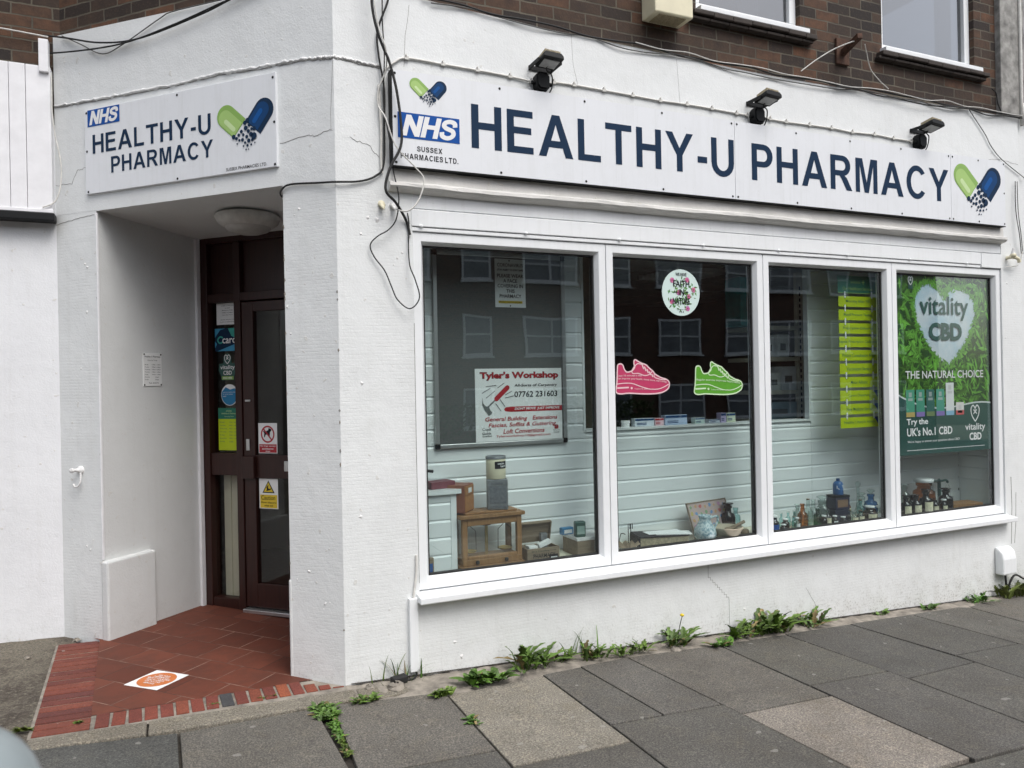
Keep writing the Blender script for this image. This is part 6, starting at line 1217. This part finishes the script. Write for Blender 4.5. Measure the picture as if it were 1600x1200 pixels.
mb = MB(); mb.lathe([(.06, F0), (.06, .512), (.02, .52), (.014, .53), (.014, .715), (.02, .72), (.001, .735)], c, 14); part('pillar', mb, cbm, t)
mb = MB(); mb.tube([(4.945, .31, .695), (4.965, .31, .715), (5.05, .31, .712), (5.135, .31, .715), (5.155, .31, .695)], .010, 8, 4); part('beam', mb, cbm, t)
for a in (4.948, 5.152):
    mb = MB(); [mb.tube([(a, .31, .69), (a + s * .03, .31, .65), (a + s * .035, .31, .575)], .0022, 5, 1) for s in (-1, 1)]; part('hanger', mb, MAT['silver'], t); mb = MB(); mb.lathe([(.001, .568), (.035, .57), (.045, .576), (.035, .574), (.001, .572)], (a, .31, 0), 16); part('pan', mb, MAT['silver'], t)

# ------------------------------------------------------------------ shop stock behind the half wall
for x, wx, h, c1, lab in [(2.22, .16, .055, 'card', 'white medicine box with blue stripe, left of the row on the half wall'), (2.345, .075, .052, 'pink', 'medicine box with a pink stripe next to the first one on the half wall'), (2.49, .19, .07, 'blue', 'widest blue and white carton on the half wall'), (2.70, .085, .042, 'mint', 'low pale mint box standing alone on the half wall'), (2.83, .10, .026, 'card2', 'flat white packet left of the lilac box on the half wall'), (2.915, .05, .07, 'lilac', 'lilac medicine box on the half wall'), (2.985, .08, .068, 'lime', 'white box with a lime corner, last one on the half wall')]:
    cm = {'card': (.60, .66, .72), 'pink': (.70, .50, .55), 'blue': (.40, .50, .66), 'mint': (.50, .62, .58), 'card2': (.55, .60, .68), 'lilac': (.48, .42, .62), 'lime': (.60, .66, .50)}[c1]
    t = thing('medicine_box', lab, 'box', 'FAC', (x, .47, 1.2835), 'medicine boxes on the half wall'); mb = MB(); mb.box(x - wx / 2, x + wx / 2, .44, .49, 1.2835, 1.2835 + h); part('carton', mb, simple('carton ' + c1, cm, .45, var=.08), t, .001)
    mb = MB(); mb.box(x - wx / 2 + .002, x + wx / 2 - .002, .4385, .4395, 1.2835 + h * .72, 1.2835 + h * .95); [mb.box(x - wx * .4, x + wx * .1, .4385, .4395, 1.2835 + h * q, 1.2835 + h * (q + .08)) for q in (.2, .36)]; part('stripe', mb, MAT['pillblue'] if c1 != 'pink' else MAT['red'], t)
t = thing('pill_tub', 'little white round tub at the left end of the half wall', 'tub', 'FAC', (2.08, .47, 1.2835)); mb = MB(); mb.lathe([(.03, 1.2835), (.03, 1.308)], (2.08, .47, 0), 16); part('tub', mb, MAT['card'], t); mb = MB(); mb.lathe([(.033, 1.3085), (.033, 1.325), (.03, 1.327)], (2.08, .47, 0), 16); part('lid', mb, MAT['card'], t)
SX = lambda x: -.802 + (x + .802) * .93; SZ = lambda z: 1.6 + (z - 1.6) * .93; y = .83
t = thing('shop_shelving', 'beige slotted shop shelving seen dimly through the third pane', 'shelving', 'FAC', (3.9, y, 0)); BG = simple('beige shelf metal', (.72, .67, .55), .5, var=.05)
for a in (4.40, 4.50):
    mb = MB(); mb.box(SX(a), SX(a) + .055, y, y + .04, -.15, 2.5); up = part('upright', mb, BG, t)
mb = MB(); [mb.box(SX(4.422), SX(4.438), y - .001, y, .9 + k * .05, .93 + k * .05) for k in range(30)]; part('slots', mb, MAT['black'], t)
for z in (1.20, 1.46, 1.76, 2.04):
    mb = MB(); mb.box(3.62, SX(4.395), y - .02, y + .40, SZ(z), SZ(z) + .033); part('shelf', mb, BG, t)
for x, z, wx, h, col_, lab in [(3.94, 2.0755, .30, .40, (.05, .30, .32), 'dark teal carton on the top shelf behind the third pane'), (4.26, 1.7955, .12, .19, (.8, .82, .82), 'white carton on the upper middle shelf, right hand one'), (4.10, 1.7955, .10, .17, (.72, .75, .77), 'pale carton on the upper middle shelf, left hand one'), (4.32, 1.4955, .16, .20, (.8, .82, .84), 'pale folded carton on the lower middle shelf'), (4.15, 1.4955, .13, .15, (.76, .78, .76), 'small white carton with print on the lower middle shelf'), (4.22, 1.2355, .34, .14, (.25, .36, .42), 'wide dark blue carton on the bottom shelf')]:
    x = SX(x) - .02; z = SZ(z - .0355) + .0335
    t = thing('stock_carton', lab, 'carton', 'FAC', (x, y + .1, z), 'cartons on the shop shelving'); mb = MB(); mb.box(x - wx / 2, x + wx / 2, y + .01, y + .2, z, z + h); part('carton', mb, simple('stock', col_, .5, var=.15), t, .002); mb = MB(); mb.box(x - wx * .3, x + wx * .2, y + .0085, y + .0095, z + h * .3, z + h * .6); part('label', mb, MAT['grey'], t)
for k, (x, yy) in enumerate([(2.02, 1.35), (2.35, 2.35), (3.55, 1.75)]):
    t = thing('ceiling_light', ['louvred silver ceiling light nearest the left of the second pane', 'louvred silver ceiling light deeper in the shop, left', 'louvred silver ceiling light deep in the shop, right'][k], 'ceiling light', 'FAC', (x, yy, 2.61), 'louvred ceiling lights')
    mb = MB(); mb.box(x - .3, x + .3, yy - .3, yy - .28, 2.57, 2.61); mb.box(x - .3, x + .3, yy + .28, yy + .3, 2.57, 2.61); part('frame', mb, MAT['louvre'], t); mb = MB()
    for q in range(8): mb.obox((x, yy - .24 + q * .07, 2.585), (.58, .006, .045), rotx(R(25)))
    part('louvre', mb, MAT['louvre'], t)
# hedge across the road
hr = random.Random(77)
for k in range(9):
    x = -5 + k * 2.4; mb = MB(); h = hr.uniform(1.0, 1.6)
    for _ in range(700):
        a = hr.uniform(0, 6.283); r = hr.random() ** .4; p = Vector((x + 1.25 * r * math.cos(a), -19.5 + .7 * r * math.sin(a), -.2 + h * hr.random() ** .7)); d = Vector((hr.uniform(-1, 1), hr.uniform(-1, 1), hr.uniform(-.6, 1))).normalized() * .12; e = d.orthogonal().normalized() * .05; b = hr.uniform(.5, 1.6)
        mb.quad(p, p + d * .5 + e, p + d, p + d * .5 - e, col=(.06 * b, .10 * b, .025 * b))
    solo('hedge_shrub', mb, MAT['attrm'], 'leafy hedge shrub across the road, seen only mirrored in the shop glass', 'shrub', 'FAC', (x, -19.5, -.2), 'hedge across the road', normals=False)

# ------------------------------------------------------------------ weeds
def weed(label, x, y, size, n, kind, seed, name='weed', cat='weed', spread=1.0, flower=None, brown=.06, sy=.25):
    r = random.Random(seed); mb = MB(); z = gz(x) - .004
    hue = (r.uniform(.85, 1.35), r.uniform(.85, 1.1), r.uniform(.7, 1.3))
    for k in range(n):
        a = r.uniform(0, 6.283); cx_ = x + r.uniform(-1, 1) * size * .45 * spread; cy_ = y + r.uniform(-1, 1) * size * sy; L = 1.12 * size * r.uniform(.55, 1.1)
        if cy_ > -.004: cy_ = -.006
        g = r.uniform(.6, 1.35); c = (.092 * g * hue[0], .185 * g * hue[1], .026 * g * hue[2])
        if r.random() < brown: c = (.20 * g, .15 * g, .06 * g)
        el = r.uniform(.5, 1.35) if kind != 'grass' else r.uniform(.9, 1.5); wd = {'dandelion': .12, 'low': .20, 'grass': .025}[kind] * L
        dr = Vector((math.cos(a), math.sin(a) * .8 - .12, 0)); sd = Vector((-dr.y, dr.x, 0)).normalized(); m = 7; cl = []
        for j in range(m + 1):
            u = j / m; out = L * u * math.cos(el) * (1 + .25 * u); up = L * (u * math.sin(el) - (.42 if kind != 'grass' else .35) * u * u * math.sin(el)); cl.append(Vector((cx_, cy_, z)) + dr * out + Vector((0, 0, max(up, .003))))
        vs = []
        for j, p in enumerate(cl):
            u = j / m; ww = wd * (math.sin(math.pi * (.08 + .86 * u ** .8)) if kind != 'grass' else (1 - u * .9)); 
            if kind == 'dandelion' and j % 2: ww *= .45
            tip = Vector((0, 0, ww * .35)); q1, q2 = p + sd * ww + tip, p - sd * ww + tip
            for q in (q1, q2, p): q.y = min(q.y, -.003)
            vs += [q1, p, q2]
        for j in range(m):
            b = 3 * j; s = [q * (1.0 if j % 2 else .93) for q in c]
            mb.add([vs[b], vs[b + 1], vs[b + 4], vs[b + 3]], [(0, 1, 2, 3)], s, True); mb.add([vs[b + 1], vs[b + 2], vs[b + 5], vs[b + 4]], [(0, 1, 2, 3)], [q * .85 for q in s], True)
    t = thing(name, label, cat, 'FAC', (x, y, z), 'weeds in the cracks of the pavement'); part('leaves', mb, MAT['leaf'], t, normals=False)
    if flower:
        mb = MB(); mb.tube([(x, y, z), (x + .01, y - .01, z + flower * .6), (x + .03, y - .015, z + flower)], .0025, 5, 3); part('stalk', mb, MAT['leaf'], t); mb = MB(); mb.lathe([(.002, 0), (.012, .004), (.014, .012), (.006, .018)], (x + .03, y - .015, z + flower), 10); part('flower', mb, MAT['yellow'], t)
weed('tall grass tuft against the trunking at the pier foot', .33, -.03, .20, 16, 'grass', 1, 'grass_tuft', brown=.3)
weed('few long grass blades leaning left of the trunking', .20, -.05, .22, 5, 'grass', 2, 'grass_tuft', brown=.1)
weed('low green patch on the rubble in front of the pale slab', .715, -.22, .11, 60, 'low', 3, spread=1.9)
weed('large broad-leaved dandelion at the wall above the pale slab', 1.06, -.10, .21, 34, 'dandelion', 4)
weed('small leafy clump right beside the large dandelion', 1.27, -.08, .12, 18, 'dandelion', 41)
weed('weed clump with tall grass stems under the middle of the second pane', 1.47, -.09, .15, 34, 'dandelion', 5, spread=1.3)
weed('tall thin grass stems rising behind the middle weed clump', 1.40, -.05, .24, 7, 'grass', 51, 'grass_tuft', brown=.15)
weed('spreading weed clump between the stemmy clump and the flowering one', 1.74, -.10, .13, 34, 'dandelion', 6, spread=1.9)
weed('dandelion with a single yellow flower at the wall foot', 2.08, -.09, .17, 30, 'dandelion', 7, flower=.19)
weed('tiny grey-green sprig on the slab corner right of the flowering dandelion', 2.36, -.19, .08, 26, 'low', 8, spread=2.2)
weed('left half of the biggest weed clump, yellowish and low', 2.62, -.09, .18, 34, 'dandelion', 9, spread=1.6)
weed('tallest bushy weed clump at the wall foot', 2.87, -.08, .23, 44, 'dandelion', 10, spread=1.1)
weed('bushy weed with brown seed stems right of the tallest clump', 3.25, -.06, .18, 26, 'dandelion', 11, brown=.12)
weed('sparse sprig at the wall foot under the last mullion', 3.95, -.04, .06, 14, 'low', 12, spread=2)
weed('little weed at the rubble edge under the last pane', 4.42, -.06, .07, 16, 'low', 13, spread=2)
weed('low weed clump left of the cable cover', 4.97, -.06, .13, 26, 'dandelion', 14, spread=1.6)
weed('weed clump beneath the white cable cover', 5.42, -.05, .19, 34, 'dandelion', 15, spread=1.5)
weed('weeds running on past the right end of the wall', 5.85, -.05, .20, 40, 'dandelion', 16, spread=2.2)
weed('thick plantain mat in the joint below the pier corner', -.160, -.31, .05, 190, 'low', 17, spread=2.0, sy=1.7)
weed('narrow strip of weeds in the slab joint nearest the camera', -.150, -.52, .032, 150, 'low', 18, spread=1.2, sy=3.2)
weed('last few weeds at the near end of the slab joint', -.148, -.72, .028, 90, 'low', 181, spread=.9, sy=3)
weed('wispy sprig on the slab below the black plug', .06, -.245, .06, 34, 'low', 19, spread=2.2)
weed('tuft at the top left corner of the pale slab', .445, -.31, .065, 44, 'low', 20, spread=1.3)
weed('small tuft halfway down the left edge of the pale slab', .47, -.66, .036, 40, 'low', 21, sy=1.2)
weed('moss tuft at the outer edge of the porch bricks', -1.475, .36, .042, 44, 'low', 22, sy=1)
weed('second moss tuft lower down the outer edge of the porch bricks', -1.45, .14, .03, 30, 'low', 24, sy=1)
weed('tiny tuft between the porch tiles and brick strip', -1.25, 1.0, .03, 30, 'low', 23)
weed('thin weed line where the front bricks meet the tiles', -.66, .135, .022, 34, 'low', 25, spread=3)
weed('another thin weed line behind the front bricks nearer the pier', -.40, .165, .022, 40, 'low', 26, spread=4)
# stones and litter
for k, (x, y, s, lab) in enumerate([(2.02, -.15, .035, 'pale broken stone among the weeds under the second pane'), (.24, -.13, .05, 'broken lump of mortar beside the black plug'), (.11, -.09, .035, 'small mortar lump at the pier corner'), (1.33, -.06, .03, 'stone chip at the wall foot by the big dandelion'), (-1.40, 1.36, .022, 'pale pebble on the earth by the left pier'), (-1.62, 1.1, .018, 'white pebble on the bare earth')]):
    mb = MB(); r = random.Random(k); n = 8; pts = [(s * .9, 0), (s, .25 * s), (s * .7, .6 * s), (s * .2, .75 * s)]; mb.lathe(pts, (x, y, gz(x) - .006), n)
    mb.v = [v + Vector((r.uniform(-.25, .25) * s, r.uniform(-.25, .25) * s, r.uniform(-.1, .1) * s)) for v in mb.v]; mb.sm = [False] * len(mb.sm); solo('stone', mb, MAT['rubble'], lab, 'stone', 'FAC', (x, y, gz(x)))
# smooth grey post top close to the camera
q = CAM + (_v - (_r * 875 * 0 + _r * 902) / 1190 - _u * 660 / 1190) * .74
t = thing('post', 'smooth pale grey rounded post top in the near left corner', 'post', 'FAC', (q.x, q.y, gz(q.x)))
mb = MB(); mb.lathe([(.085, gz(q.x) - .05)] + [(.085 * math.cos(R(a)), q.z + .085 * math.sin(R(a))) for a in range(0, 90, 9)] + [(.001, q.z + .085)], (q.x, q.y, 0), 40); part('shaft', mb, MAT['galv'], t)
mb = MB(); mb.lathe([(.0865, q.z - .16), (.089, q.z - .15), (.089, q.z - .13), (.0865, q.z - .12)], (q.x, q.y, 0), 36); part('collar', mb, MAT['silver'], t)
